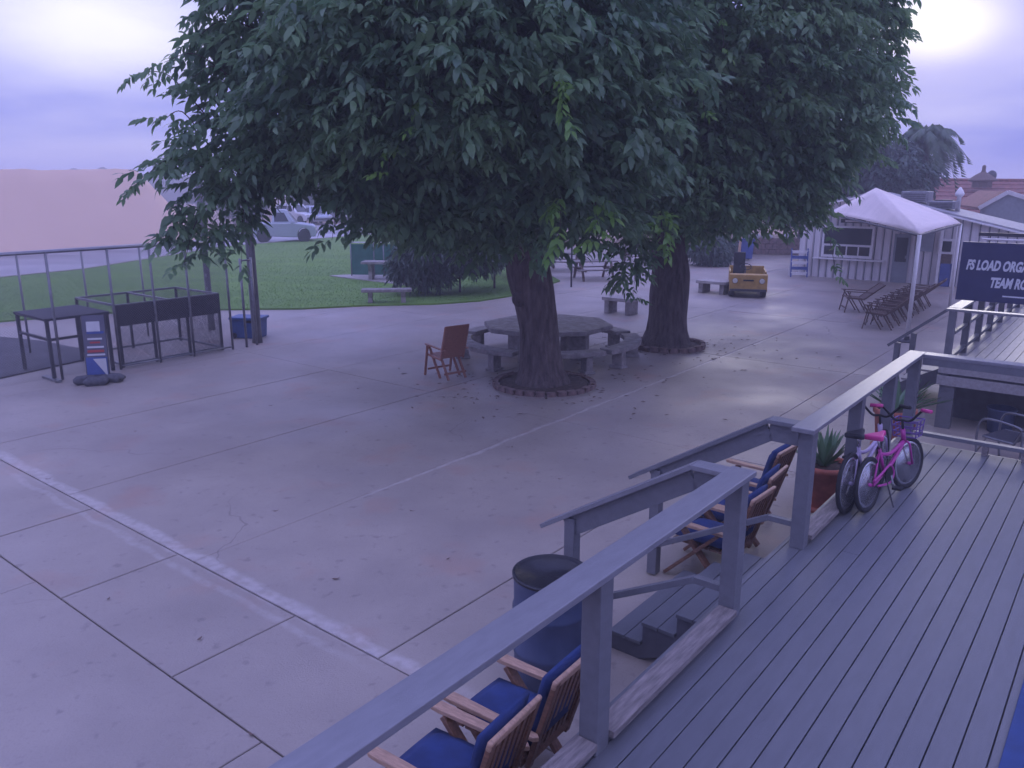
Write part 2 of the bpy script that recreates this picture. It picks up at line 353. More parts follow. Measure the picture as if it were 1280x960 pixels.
def raw_mesh(name, verts, faces, m, parent=None, smooth=False):   # numpy arrays of equal-size faces
    me = bpy.data.meshes.new(name); nv, nf, k = len(verts), len(faces), faces.shape[1]
    me.vertices.add(nv); me.vertices.foreach_set('co', verts.astype(np.float32).ravel())
    me.loops.add(nf*k); me.loops.foreach_set('vertex_index', faces.astype(np.int32).ravel())
    me.polygons.add(nf); me.polygons.foreach_set('loop_start', np.arange(0, nf*k, k, dtype=np.int32)); me.polygons.foreach_set('loop_total', np.full(nf, k, np.int32))
    me.materials.append(M[m] if isinstance(m, str) else m)
    if smooth: me.polygons.foreach_set('use_smooth', np.ones(nf, bool))
    me.update(calc_edges=True); me.validate()
    o = bpy.data.objects.new(name, me); COL.objects.link(o)
    if parent: o.parent = parent
    return o
N = 150000
py_ = rng.uniform(300.5, 402, N); px_ = rng.uniform(-40, 700, N)
q = np.stack([(px_-640)/FPX, _cp + (480-py_)/FPX*_sp, -_sp + (480-py_)/FPX*_cp], 1); q = q*((0-CAMH)/q[:, 2:3])
gx, gy = q[:, 0]+rng.normal(0, .1, N), q[:, 1]+rng.normal(0, .3, N)
ok = inside(gx, gy, lp2); gx, gy = gx[ok][:60000], gy[ok][:60000]; k = len(gx)
a = rng.uniform(0, 6.28, k); h = rng.uniform(.02, .055, k); w = rng.uniform(.006, .012, k)
bv = np.zeros((k, 3, 3)); bv[:, 0] = np.stack([gx-w*np.cos(a), gy-w*np.sin(a), np.full(k, .045)], 1); bv[:, 1] = np.stack([gx+w*np.cos(a), gy+w*np.sin(a), np.full(k, .045)], 1)
bv[:, 2] = np.stack([gx+rng.normal(0, .03, k), gy+rng.normal(0, .03, k), .05+h], 1)
go = raw_mesh('grass', bv.reshape(-1, 3), np.arange(k*3).reshape(-1, 3), 'grass'); tag(go, 'short green lawn grass beyond the concrete plaza', 'grass', kind='stuff')

road_px = [(-260, 374), (0, 348), (100, 338), (280, 309), (340, 304), (400, 299), (470, 293), (560, 288), (760, 285), (760, 274), (560, 276), (400, 281), (300, 287), (150, 300), (-260, 330)]
rp = [G(*p) for p in road_px]; n = len(rp)
rd = MB().add([(p.x, p.y, -.02) for p in rp], [tuple(range(n))]).build('road', 'road'); tag(rd, kind='structure')
kb = MB()
for p, q_ in zip([(-260, 374), (0, 348), (100, 338), (280, 309), (340, 304), (400, 299)], [(0, 348), (100, 338), (280, 309), (340, 304), (400, 299), (470, 293)]):
    a_, b_ = G(*p), G(*q_); kb.bar((a_.x, a_.y, .02), (b_.x, b_.y, .02), .28, .12)
tag(kb.build('kerb', 'kerb'), kind='structure')

# bare earth bank
nx, ny = 90, 26; vs = np.zeros((nx*ny, 3)); fs = []
A0, A1 = G(-420, 342), G(285, 297)
dirv = (A1-A0); Lb = dirv.length; dirv.normalize(); nrm = Vector((-dirv.y, dirv.x, 0))
if nrm.y < 0: nrm = -nrm
for i in range(nx):
    u_ = i/(nx-1)
    end = 1 - max(0, (u_-.875)/.125)**1.4
    for j in range(ny):
        w_ = j/(ny-1); d_ = w_*26
        p = A0 + dirv*(u_*Lb) + nrm*d_
        hh = min(1, d_/5.2)**.9 if d_ < 14 else max(0, 1-(d_-14)/12)**.8
        top = 4.28 + .55*u_ + .05*math.sin(u_*23) + .04*math.sin(u_*61+1)
        vs[i*ny+j] = (p.x, p.y, -.07 + top*hh*max(0, end) + .03*math.sin(d_*3+u_*90))
for i in range(nx-1):
    for j in range(ny-1): fs.append((i*ny+j, (i+1)*ny+j, (i+1)*ny+j+1, i*ny+j+1))
bk = raw_mesh('earth_bank', vs, np.array(fs), 'berm', smooth=True); tag(bk, kind='structure')
# far mountains
def ridge(x0, x1, peaks, dist, base=0, seed=1):
    r = random.Random(seed); nx_, ny_ = 60, 12; v_ = []; f_ = []
    for i in range(nx_):
        u_ = i/(nx_-1); px = x0+(x1-x0)*u_
        yy = min([228] + [228-(228-py)*math.exp(-((px-c)/s_)**2) for c, s_, py in peaks]) + r.uniform(-.25, .25)
        for j in range(ny_):
            w_ = j/(ny_-1); p = AT(px, 240, dist*(1+.5*w_)); hgt = (CAMH + (228-yy)/FPX*dist*1.03)
            v_.append((p.x, p.y, -1+(hgt+1)*math.sin(math.pi*min(1, w_*1.0))**.8 if 0 < w_ < 1 else -1))
    for i in range(nx_-1):
        for j in range(ny_-1): f_.append((i*ny_+j, (i+1)*ny_+j, (i+1)*ny_+j+1, i*ny_+j+1))
    o = raw_mesh('mountain', np.array(v_), np.array(f_), 'mount', smooth=False); return tag(o, kind='structure')
ridge(40, 330, [(96, 20, 207.5), (131, 17, 206), (180, 40, 216), (240, 60, 219)], 150)
ridge(300, 1500, [(420, 90, 222), (700, 200, 220), (1100, 150, 222), (1380, 90, 220)], 300, seed=4)

# ================================================================== DECK, RAILINGS, STAIRS
ZD = .72; TR = -2.06; SE = 10.45
deck = thing('deck', 'raised wooden deck of long grey boards in the right foreground', 'deck', W(0, 0, 0))
bw, pitch = .1372, .1440
proto = {}
t = TR-.10; i = 0
while t < 1.6:
    cut = random.Random(i*7+3).uniform(2.5, 8.5)
    for a, b in (((-1.2, cut-.0015), (cut+.0015, SE)) if i in (3, 9, 12, 14, 17) else ((-1.2, SE),)):
        z = ZD-.016+random.uniform(-.0012, .0012)
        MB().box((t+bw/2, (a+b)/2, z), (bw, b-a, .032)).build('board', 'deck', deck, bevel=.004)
    t += pitch; i += 1
MB().box((TR-.125, (SE-1.2)/2, ZD-.13), (.035, SE+1.2, .25)).build('fascia', 'rail', deck)
MB().box((-.25, SE+.02, ZD-.13), (3.9, .035, .25)).build('end_fascia', 'rail', deck)
for s_ in (0, 2.2, 4.4, 6.6, 8.8, 10.2): MB().box((-.3, s_, ZD-.14), (3.4, .05, .2)).build('joist', 'stringer', deck)
for s_ in (1, 3.4, 5.8, 8.2, 10.2):
    for t_ in (TR+.2, -.2): MB().box((t_, s_, .3), (.1, .1, .62)).build('support_post', 'stringer', deck)

RT = 1.84                                              # top of the cap rail
def post(parent, t, s, z0=ZD, z1=RT-.04, w=.12, d=.13): return MB().box((t, s, (z0+z1)/2), (w, d, z1-z0)).build('post', 'rail', parent, bevel=.006)
def railing(name, label): return thing(name, label, 'railing', W(0, 0, 0))
r1 = railing('deck_railing', 'grey deck railing in the foreground, nearest the camera')
post(r1, TR, 3.33); post(r1, TR, 5.16); post(r1, TR, 1.2)
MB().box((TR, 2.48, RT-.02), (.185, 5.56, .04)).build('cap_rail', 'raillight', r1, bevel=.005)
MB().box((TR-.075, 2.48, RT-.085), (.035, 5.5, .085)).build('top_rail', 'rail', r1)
MB().box((TR+.02, 4.245, ZD+.075), (.14, 1.69, .045)).build('bottom_rail', 'weathered', r1, bevel=.004)
MB().box((TR+.0, 2.26, ZD+.075), (.14, 2.0, .045)).build('bottom_rail', 'weathered', r1, bevel=.004)
r2 = railing('deck_railing', 'grey deck railing beyond the stairs, with bicycles leaning on it')
for s_ in (6.63, 8.05, 9.3, 10.42): post(r2, TR, s_)
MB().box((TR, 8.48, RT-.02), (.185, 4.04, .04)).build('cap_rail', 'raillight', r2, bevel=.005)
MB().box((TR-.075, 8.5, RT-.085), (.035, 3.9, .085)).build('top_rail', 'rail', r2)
for a, b in ((6.7, 7.98), (8.12, 9.23), (9.37, 10.35)): MB().box((TR+.02, (a+b)/2, ZD+.075), (.14, b-a, .045)).build('bottom_rail', 'weathered', r2, bevel=.004)
r3 = railing('deck_railing', 'grey railing across the far end of the deck')
MB().box((-.22, 10.42, RT-.021), (3.49, .185, .04)).build('cap_rail', 'raillight', r3, bevel=.005)
MB().box((-.22, 10.35, RT-.085), (3.49, .035, .085)).build('top_rail', 'rail', r3)
MB().box((-.22, 10.42, ZD+.13), (3.49, .09, .045)).build('bottom_rail', 'rail', r3, bevel=.004)
for t_ in (-.35, 1.4): post(r3, t_, 10.42)
for t_ in (-1.2, -.8): MB().box((t_, 10.42, ZD+.05), (.06, .09, .11)).build('rail_block', 'weathered', r3)

st = thing('stairs', 'short grey wooden staircase from the plaza up to the deck', 'stairs', W(0, 0, 0))
rise, run, S0, S1 = ZD/4, .30, 5.24, 6.55
for i in range(3):
    z = ZD - rise*(i+1); t1 = TR-.145 - run*i
    for k in (0, 1): MB().box((t1-.075-.152*k, (S0+S1)/2, z-.016), (.146, S1-S0+.06, .032)).build('tread', 'deck', st, bevel=.004)
    MB().box((t1+.012, (S0+S1)/2, z+rise/2-.02), (.02, S1-S0-.04, rise-.045)).build('riser', 'stringer', st)
for s_ in (S0+.02, (S0+S1)/2, S1-.02):
    T0 = TR-.145; poly = [(T0, ZD-.05)]
    for i in range(3): poly += [(T0-run*i, ZD-rise*(i+1)-.034), (T0-run*(i+1), ZD-rise*(i+1)-.034)]
    poly += [(T0-run*3, 0.0), (T0-run*3+.28, 0.0), (T0, ZD-.42)]
    MB().prism(poly, s_-.02, s_+.02, 'xz').build('stringer', 'stringer', st)
for s_, nm in ((5.16, 'near'), (6.63, 'far')):
    e = (TR-1.68, s_, .98); k0 = (TR-.33, s_, RT-.02)
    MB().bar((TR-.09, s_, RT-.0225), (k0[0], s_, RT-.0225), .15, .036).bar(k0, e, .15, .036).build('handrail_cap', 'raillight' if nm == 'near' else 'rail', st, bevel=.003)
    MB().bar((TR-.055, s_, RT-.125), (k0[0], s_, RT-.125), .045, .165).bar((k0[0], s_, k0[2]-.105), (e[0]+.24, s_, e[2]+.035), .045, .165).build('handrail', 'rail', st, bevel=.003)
    tp = TR-1.40; MB().box((tp, s_, .57), (.10, .10, 1.10)).build('post', 'rail', st, bevel=.005)
    MB().bar((TR-.05, s_, ZD+.20), (TR-.28, s_, ZD+.20), .06, .05).bar((TR-.28, s_, ZD+.20), (tp+.05, s_, .34), .06, .05).build('lower_rail', 'rail', st, bevel=.003)

bx = MB().box((.16, 2.6, ZD+.010), (.80, 7.0, .012)).build('floor_mat', 'mat_blue', bevel=.004); bx.rotation_euler = (0, 0, -ANG); tag(bx, 'blue runner mat on the deck at the right edge', 'mat')

# ------------------------------------------------------------------ second deck beyond, with its sign
Z2 = 1.0; D2T, D2S = -2.35, 14.0
d2 = thing('deck', 'second raised deck of pale boards behind the hanging sign', 'deck', W(0, 0, 0))
t = D2T
while t < .75:
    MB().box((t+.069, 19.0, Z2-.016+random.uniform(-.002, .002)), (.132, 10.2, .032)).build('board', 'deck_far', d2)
    t += .1405
MB().box((-.8, D2S-.13, Z2-.05), (3.2, .03, .1)).build('fascia', 'deck_far', d2)
MB().box((-.8, D2S-.16, Z2-.21), (3.2, .03, .15)).build('lower_fascia', 'deck_far', d2)
MB().box((D2T-.03, 19, Z2-.12), (.03, 10.2, .24)).build('side_fascia', 'rail', d2)
MB().box((-.8, D2S+.7, .36), (3.1, .03, .72)).build('back_skirt', 'stringer', d2)
for t_ in (-2.25, -.1): MB().box((t_, D2S-.05, .42), (.22, .12, .84)).build('support_post', 'rail', d2)
MB().box((-.8, D2S-.02, .78), (3.2, .04, .18)).build('beam', 'rail', d2)
r4 = railing('deck_railing', 'grey railing with square posts around the second deck')
for t_ in (D2T+.04, -.9, .5): MB().box((t_, D2S-.06, Z2+.36), (.1, .1, 1.05)).build('post', 'rail', r4)
for s_ in (15.3, 16.6, 17.9, 19.2, 20.5, 21.8, 23.6): MB().box((D2T+.04, s_, Z2+.42), (.1, .1, .86)).build('post', 'rail', r4)
MB().box((-.9, D2S-.06, Z2+.9), (3.0, .15, .035)).build('cap_rail', 'raillight', r4)
MB().box((D2T+.04, 18.9, Z2+.9), (.18, 9.7, .035)).build('cap_rail', 'raillight', r4)
MB().box((-.9, D2S-.06, Z2+.12), (3.0, .07, .05)).build('bottom_rail', 'rail', r4)
MB().box((D2T+.04, 19, Z2+.12), (.07, 9.6, .05)).build('bottom_rail', 'rail', r4)
MB().box((D2T+.04, 19, Z2+.5), (.05, 9.6, .05)).build('middle_rail', 'rail', r4)
st2 = thing('stairs', 'grey side stairs of the second deck with a sloping handrail', 'stairs', W(0, 0, 0))
for i in range(4): MB().box((D2T-.2-.27*i, 15.9, Z2-.2*(i+1)), (.28, 1.2, .035)).build('tread', 'deck_far', st2)
for s_ in (15.3, 16.5):
    MB().prism([(D2T-.05, Z2-.2), (D2T-.05, Z2-.45), (D2T-.95, 0), (D2T-1.2, 0), (D2T-1.2, .16)], s_-.02, s_+.02).build('stringer', 'stringer', st2)
    MB().bar((D2T-.0, s_, Z2+.93), (D2T-1.15, s_, .98), .12, .05).build('handrail', 'rail', st2)
    MB().box((D2T-1.0, s_, .52), (.09, .09, 1.04)).build('post', 'rail', st2)
wl2 = thing('clubhouse', 'grey clubhouse wall with its eave beside the second deck', 'building', W(0, 0, 0))
MB().box((1.1, 19, 1.9), (.2, 11, 3.8)).build('wall', 'greywall', wl2)
MB().box((.75, 19, 3.75), (1.0, 11.4, .12)).build('eave', 'whitetrim', wl2)

sg = thing('hanging_sign', 'dark blue sign with white slanted capitals above the second deck', 'sign', W(-2.30, 13.90, 2.07))
MB().box((1.3, 0, .44), (2.6, .05, .88)).build('panel', 'navy', sg, bevel=.004)
MB().bar((.2, 0, 1.0), (3.35, 0, 1.0), .06, .05).build('bracket_arm', 'darkmetal', sg)
MB().tube([(.25, -.02, .93), (1.15, -.02, .93)], .018, 8).build('lamp_tube', 'whitetrim', sg)
for x in (.35, 2.3): MB().tube([(x, 0, .88), (x, 0, .98)], .008, 6).build('chain', 'darkmetal', sg)
def lettering(txt, size, x, z, parent, m, shear=.22, y=-.031, off=.012, sx=1.0):
    cu = bpy.data.curves.new('lettering', 'FONT'); cu.body = txt; cu.size = size; cu.shear = shear; cu.extrude = .004; cu.offset = off; cu.align_x = 'LEFT'; cu.resolution_u = 3
    to = bpy.data.objects.new('tmp_text', cu); COL.objects.link(to); bpy.context.view_layer.update()
    me = bpy.data.meshes.new_from_object(to.evaluated_get(bpy.context.evaluated_depsgraph_get())); bpy.data.objects.remove(to)
    me.materials.clear(); me.materials.append(M[m]); o = bpy.data.objects.new('lettering', me); COL.objects.link(o); o.parent = parent
    o.location = (x, y, z); o.rotation_euler = (math.pi/2, 0, 0); o.scale = (sx, 1, 1); return o
lettering('FS LOAD ORGANIZERS', .20, .09, .475, sg, 'letter', sx=.565, off=.009)
lettering('TEAM ROOM', .20, .43, .225, sg, 'letter', sx=.565, off=.009)
MB().box((1.12, -.028, .10), (1.0, .006, .02)).build('sign_line', 'letter', sg)
# ================================================================== CHAIRS
def cushion_mesh(b, c, d, rot=None, puff=.02, n=6):
    # pillow-like box: rounded edges and a bulged face
    x, y, z = d; vs = []; fs = []; c = Vector(c)
    for side in (1, -1):
        o = len(vs)
        for i in range(n+1):
            for j in range(n+1):
                a, e = -1+2*i/n, -1+2*j/n
                k = (1-a**4)*(1-e**4); sq = 1-.03*(a*a*e*e)
                p = Vector((a*x/2*sq, e*y/2*sq, side*(z/2*.55*(k > 0) + (z/2*.45+puff)*k**.4 if k > 0 else 0)))
                if k <= 0: p.z = side*z*.16
                vs.append((rot @ p if rot is not None else p)+c)
        for i in range(n):
            for j in range(n):
                q_ = o+i*(n+1)+j; f = (q_, q_+n+1, q_+n+2, q_+1); fs.append(f if side > 0 else f[::-1])
    m_ = (n+1)*(n+1)
    edge = [i*(n+1) for i in range(n+1)] + [n*(n+1)+j for j in range(1, n+1)] + [i*(n+1)+n for i in range(n-1, -1, -1)] + [j for j in range(n-1, 0, -1)]
    for a, e in zip(edge, edge[1:]+edge[:1]): fs.append((a, e, e+m_, a+m_))
    return b.add(vs, fs)

def teak_chair():
    # local: the chair faces -x, its back at x = 0, width along y
    r = thing('cushioned_chair', 'x', 'chair')
    W2 = .29; rake = R(14)
    for sy in (-1, 1):
        y = sy*W2
        # crossed legs as shaped boards and the arm on top
        MB().bar((-.70, y, .02), (-.16, y, .56), .035, .075, up=(0, 1, 0)).build('leg', 'teak', r, bevel=.006)
        MB().bar((-.10, y*.999-sy*.037, .02), (-.58, y-sy*.037, .56), .035, .075, up=(0, 1, 0)).build('leg', 'teak', r, bevel=.006)
        arm = [(-.72, -.022), (-.70, -.036), (-.62, -.042), (-.30, -.034), (.02, -.026), (.05, 0), (.02, .026), (-.30, .034), (-.62, .042), (-.70, .036), (-.72, .022)]
        MB().prism([(x, y-sy*.018+w) for x, w in arm], .565, .598, 'xy').build('armrest', 'teak_edge', r, bevel=.006)
        MB().bar((-.07, y-sy*.075, .30), (.135, y-sy*.075, .98), .035, .05, up=(0, 1, 0)).build('back_stile', 'teak', r, bevel=.005)
    for i in range(7):
        y = -.19+.38*i/6
        MB().bar((-.045, y, .40), (.125, y, .955), .034, .014, up=(1, 0, 0)).build('back_slat', 'teak', r)
    MB().bar((.130, -.25, .965), (.130, .25, .965), .034, .065, up=(.3, 0, 1)).build('top_rail', 'teak_edge', r, bevel=.012)
    MB().bar((-.048, -.22, .385), (-.048, .22, .385), .03, .06).build('back_rail', 'teak', r)
    for i in range(6): MB().box((-.13-.098*i, 0, .372), (.08, .47, .02)).build('seat_slat', 'teak', r)
    for x in (-.66, -.10): MB().box((x, 0, .345), (.03, .54, .05)).build('seat_rail', 'teak', r)
    cushion_mesh(MB(), (-.37, 0, .435), (.56, .49, .085)).build('seat_cushion', 'cushion', r, smooth=True)
    rot = Matrix.Rotation(R(-90)+rake, 3, 'Y')
    cushion_mesh(MB(), (-.005, 0, .72), (.58, .48, .075), rot).build('back_cushion', 'cushion', r, smooth=True)
    return r
proto_tc = teak_chair()
spots = [(-2.47, 2.96, 4, 'blue cushioned teak chair at the bottom edge, nearest the camera'),
         (-2.50, 3.60, 2, 'blue cushioned teak chair between the nearest chair and the barrel'),
         (-2.66, 6.98, -3, 'blue cushioned teak chair right behind the stairs, its seat showing'),
         (-2.76, 7.62, 2, 'middle blue cushioned teak chair of the three behind the stairs'),
         (-2.95, 8.42, -4, 'blue cushioned teak chair next to the terracotta pot below the deck')]
for i, (t_, s_, dr, lab) in enumerate(spots):
    o = proto_tc if i == 0 else copy_tree(proto_tc)
    o.location = W(t_, s_, 0); o.rotation_euler = (0, 0, -ANG+R(dr)); tag(o, lab, 'chair', 'blue cushioned teak chairs along the deck')

def folding_chair(recline=20, wood='teak', fill='teak'):
    # faces -x; reclining back; straight crossed legs
    r = thing('folding_chair', 'x', 'chair'); a = R(recline); bl = .70
    bx_, bz = math.sin(a), math.cos(a); W2 = .27
    for sy in (-1, 1):
        y = sy*W2
        MB().bar((-.02, y, .40), (-.02+bl*bx_, y, .40+bl*bz), .03, .045, up=(1, 0, 0)).build('back_stile', wood, r, bevel=.004)
        MB().bar((-.52, y, .44), (.0, y, .40), .03, .045).build('seat_side', wood, r, bevel=.004)
        MB().bar((-.50, y-sy*.035, .62), (-.10, y-sy*.035, 0), .028, .045, up=(0, 1, 0)).build('leg', wood, r)
        MB().bar((.02, y+sy*.035, .0) if False else (-.56, y+sy*.034, 0), (-.44, y+sy*.034, .64), .028, .045, up=(0, 1, 0)).build('leg', wood, r)
        MB().bar((.16, y-sy*.066, .0), (-.10, y-sy*.066, .42), .028, .045, up=(0, 1, 0)).build('leg', wood, r)
        MB().bar((-.56, y, .64), (.12*(1+bx_), y, .60), .055, .025).build('armrest', wood, r, bevel=.005)
    for x, z in ((-.51, .13), (.09, .12)): MB().box((x, 0, z), (.025, .52, .04)).build('stretcher', wood, r)
    for i in range(11):
        f = .08+.86*i/10; MB().bar((-.02+bl*bx_*f, -.255, .40+bl*bz*f), (-.02+bl*bx_*f, .255, .40+bl*bz*f), .016, .059, up=(bx_, 0, bz)).build('back_slat', fill, r)
    for i in range(8): MB().box((-.06-.06*i, 0, .415+.004*i), (.048, .52, .016)).build('seat_slat', fill, r)
    MB().bar((-.02+bl*bx_, -.285, .40+bl*bz), (-.02+bl*bx_, .285, .40+bl*bz), .03, .05, up=(bx_, 0, bz)).build('top_rail', wood, r, bevel=.004)
    return r
fc = folding_chair(17, 'teak_red', 'teak_red')
fc.location = G(566, 472); fc.rotation_euler = (0, 0, R(-52)); tag(fc, 'brown wooden folding chair standing alone beside the round table', 'chair')
lc = folding_chair(52, 'teak_dark', 'teak_dark'); lc.location = W(-6.75, 25.6, 0); lc.rotation_euler = (0, 0, R(-8)); tag(lc, 'dark reclined deck chair alone left of the row under the canopy', 'chair')
rowc = folding_chair(48, 'teak_dark', 'teak_dark')
order = ['first and nearest', 'second', 'third', 'fourth', 'fifth', 'sixth', 'farthest']
for i in range(7):
    o = rowc if i == 0 else copy_tree(rowc)
    o.location = W(-5.35-.02*i, 22.9+.85*i, 0); o.rotation_euler = (0, 0, -ANG+R(8+3*math.sin(i*2.1)))
    tag(o, f'dark reclined chair, {order[i]} in the row by the canopy pole', 'chair', 'reclined chairs in a row')
# metal patio chair between the decks
pc = thing('patio_chair', 'metal tube patio chair with curved arms between the two decks', 'chair', W(-1.15, 12.55, 0), rz=R(-60))
for y in (-.28, .28):
    MB().tube(smooth_curve([(-.28, y, 0), (-.33, y, .35), (-.30, y, .60), (-.15, y, .66), (.18, y, .64), (.26, y, .60)]), .017, 8).build('arm_tube', 'galv', pc, True)
    MB().tube(smooth_curve([(-.25, y, .40), (.12, y, .40), (.20, y, .45), (.42, y, 1.0)]), .017, 8).build('side_tube', 'galv', pc, True)
    MB().tube(smooth_curve([(.26, y, .60), (.28, y, .3), (.24, y, 0)]), .017, 8).build('rear_leg', 'galv', pc, True)
MB().tube([(.42, -.28, 1.0), (.42, .28, 1.0)], .017, 8).build('top_tube', 'galv', pc, True)
MB().box((-.05, 0, .405), (.42, .54, .012)).build('seat_sling', 'mesh_dark', pc)
MB().bar((.17, 0, .43), (.41, 0, .98), .54, .012).build('back_sling', 'mesh_dark', pc)

# ================================================================== BARREL, POTS, TUB
br = thing('trash_barrel', 'blue plastic barrel with dark rim beside the stairs', 'trash can', W(-3.27, 4.60, 0))
MB().lathe([(.262, 0), (.285, .02), (.29, .25), (.302, .27), (.302, .30), (.29, .32), (.29, .58), (.302, .60), (.302, .63), (.29, .65), (.292, .86), (.30, .875), (.30, .90), (.283, .90), (.276, .87), (.272, .30), (.0, .28)], 40).build('drum', 'barrel', br, True)
MB().lathe([(.303, .885), (.304, .905), (.29, .912), (.276, .905), (.268, .80), (.264, .5), (.25, .42), (0, .40)], 40).build('liner', 'liner', br, True)
def pot(name, label, loc, rt=.27, h=.52, seed=1, leaves=26, ll=.5):
    r = thing(name, label, 'plant pot', loc); k = rt/.27
    MB().lathe([(.19*k, 0), (.20*k, .015), (.252*k, h-.075), (.275*k, h-.07), (.282*k, h-.03), (.275*k, h), (.245*k, h), (.24*k, h-.05), (0, h-.06)], 36).build('pot', 'terracotta', r, True)
    MB().lathe([(.24*k, 0), (.262*k, .004), (.265*k, .05), (.205*k, .052)], 36).build('saucer', 'terracotta', r, True)
    MB().lathe([(.238*k, h-.048), (.12, h-.035), (0, h-.03)], 20).build('soil', 'soil', r, True)
    rr = random.Random(seed)
    for i in range(leaves):
        a = rr.uniform(0, 6.28); el = R(rr.uniform(30, 82)); L = ll*rr.uniform(.7, 1.1); w = rr.uniform(.028, .045)
        d = Vector((math.cos(a)*math.cos(el), math.sin(a)*math.cos(el), math.sin(el))); sdv = Vector((-math.sin(a), math.cos(a), 0)); up = sdv.cross(d)
        if up.z < 0: up = -up
        vs = []; n = 5
        for j in range(n+1):
            f = j/n; c = Vector((math.cos(a)*.04, math.sin(a)*.04, h-.04)) + d*(L*f) - Vector((0, 0, 1))*(.10*f*f*L*math.cos(el)); ww = w*(1-.15*f)*(1-f**3.0)*(.7+.6*f if f < .4 else 1)
            vs += [c-sdv*ww+up*ww*.35, c-up*.006, c+sdv*ww+up*ww*.35]
        fs = []
        for j in range(n): o_ = j*3; fs += [(o_, o_+1, o_+4, o_+3), (o_+1, o_+2, o_+5, o_+4)]
        MB().add(vs, fs).build('leaf', 'agave', r, True, fix=False)
    return r
pot('potted_agave', 'terracotta pot of green agave behind the bicycles', W(-2.72, 9.45, 0), .30, .56, 3, 30, .5)
pot('potted_agave', 'tall terracotta pot with a sparse agave between the two decks', W(-2.62, 12.3, 0), .29, .62, 9, 16, .62)
pot('potted_agave', 'small potted spiky plant beside the post of the second deck', W(-2.75, 13.6, 0), .18, .3, 15, 20, .72)
tb = thing('plastic_tub', 'dark blue tub under the second deck', 'tub', W(-1.5, 14.25, 0))
MB().lathe([(.16, 0), (.17, .01), (.20, .36), (.215, .37), (.215, .39), (.195, .39), (.165, .05), (0, .04)], 24).build('tub_body', 'barrel', tb, True)
MB().tube(smooth_curve([(-.2, 0, .37), (-.14, -.12, .30), (0, -.17, .26), (.14, -.12, .30), (.2, 0, .37)]), .006, 6).build('handle', 'galv', tb)

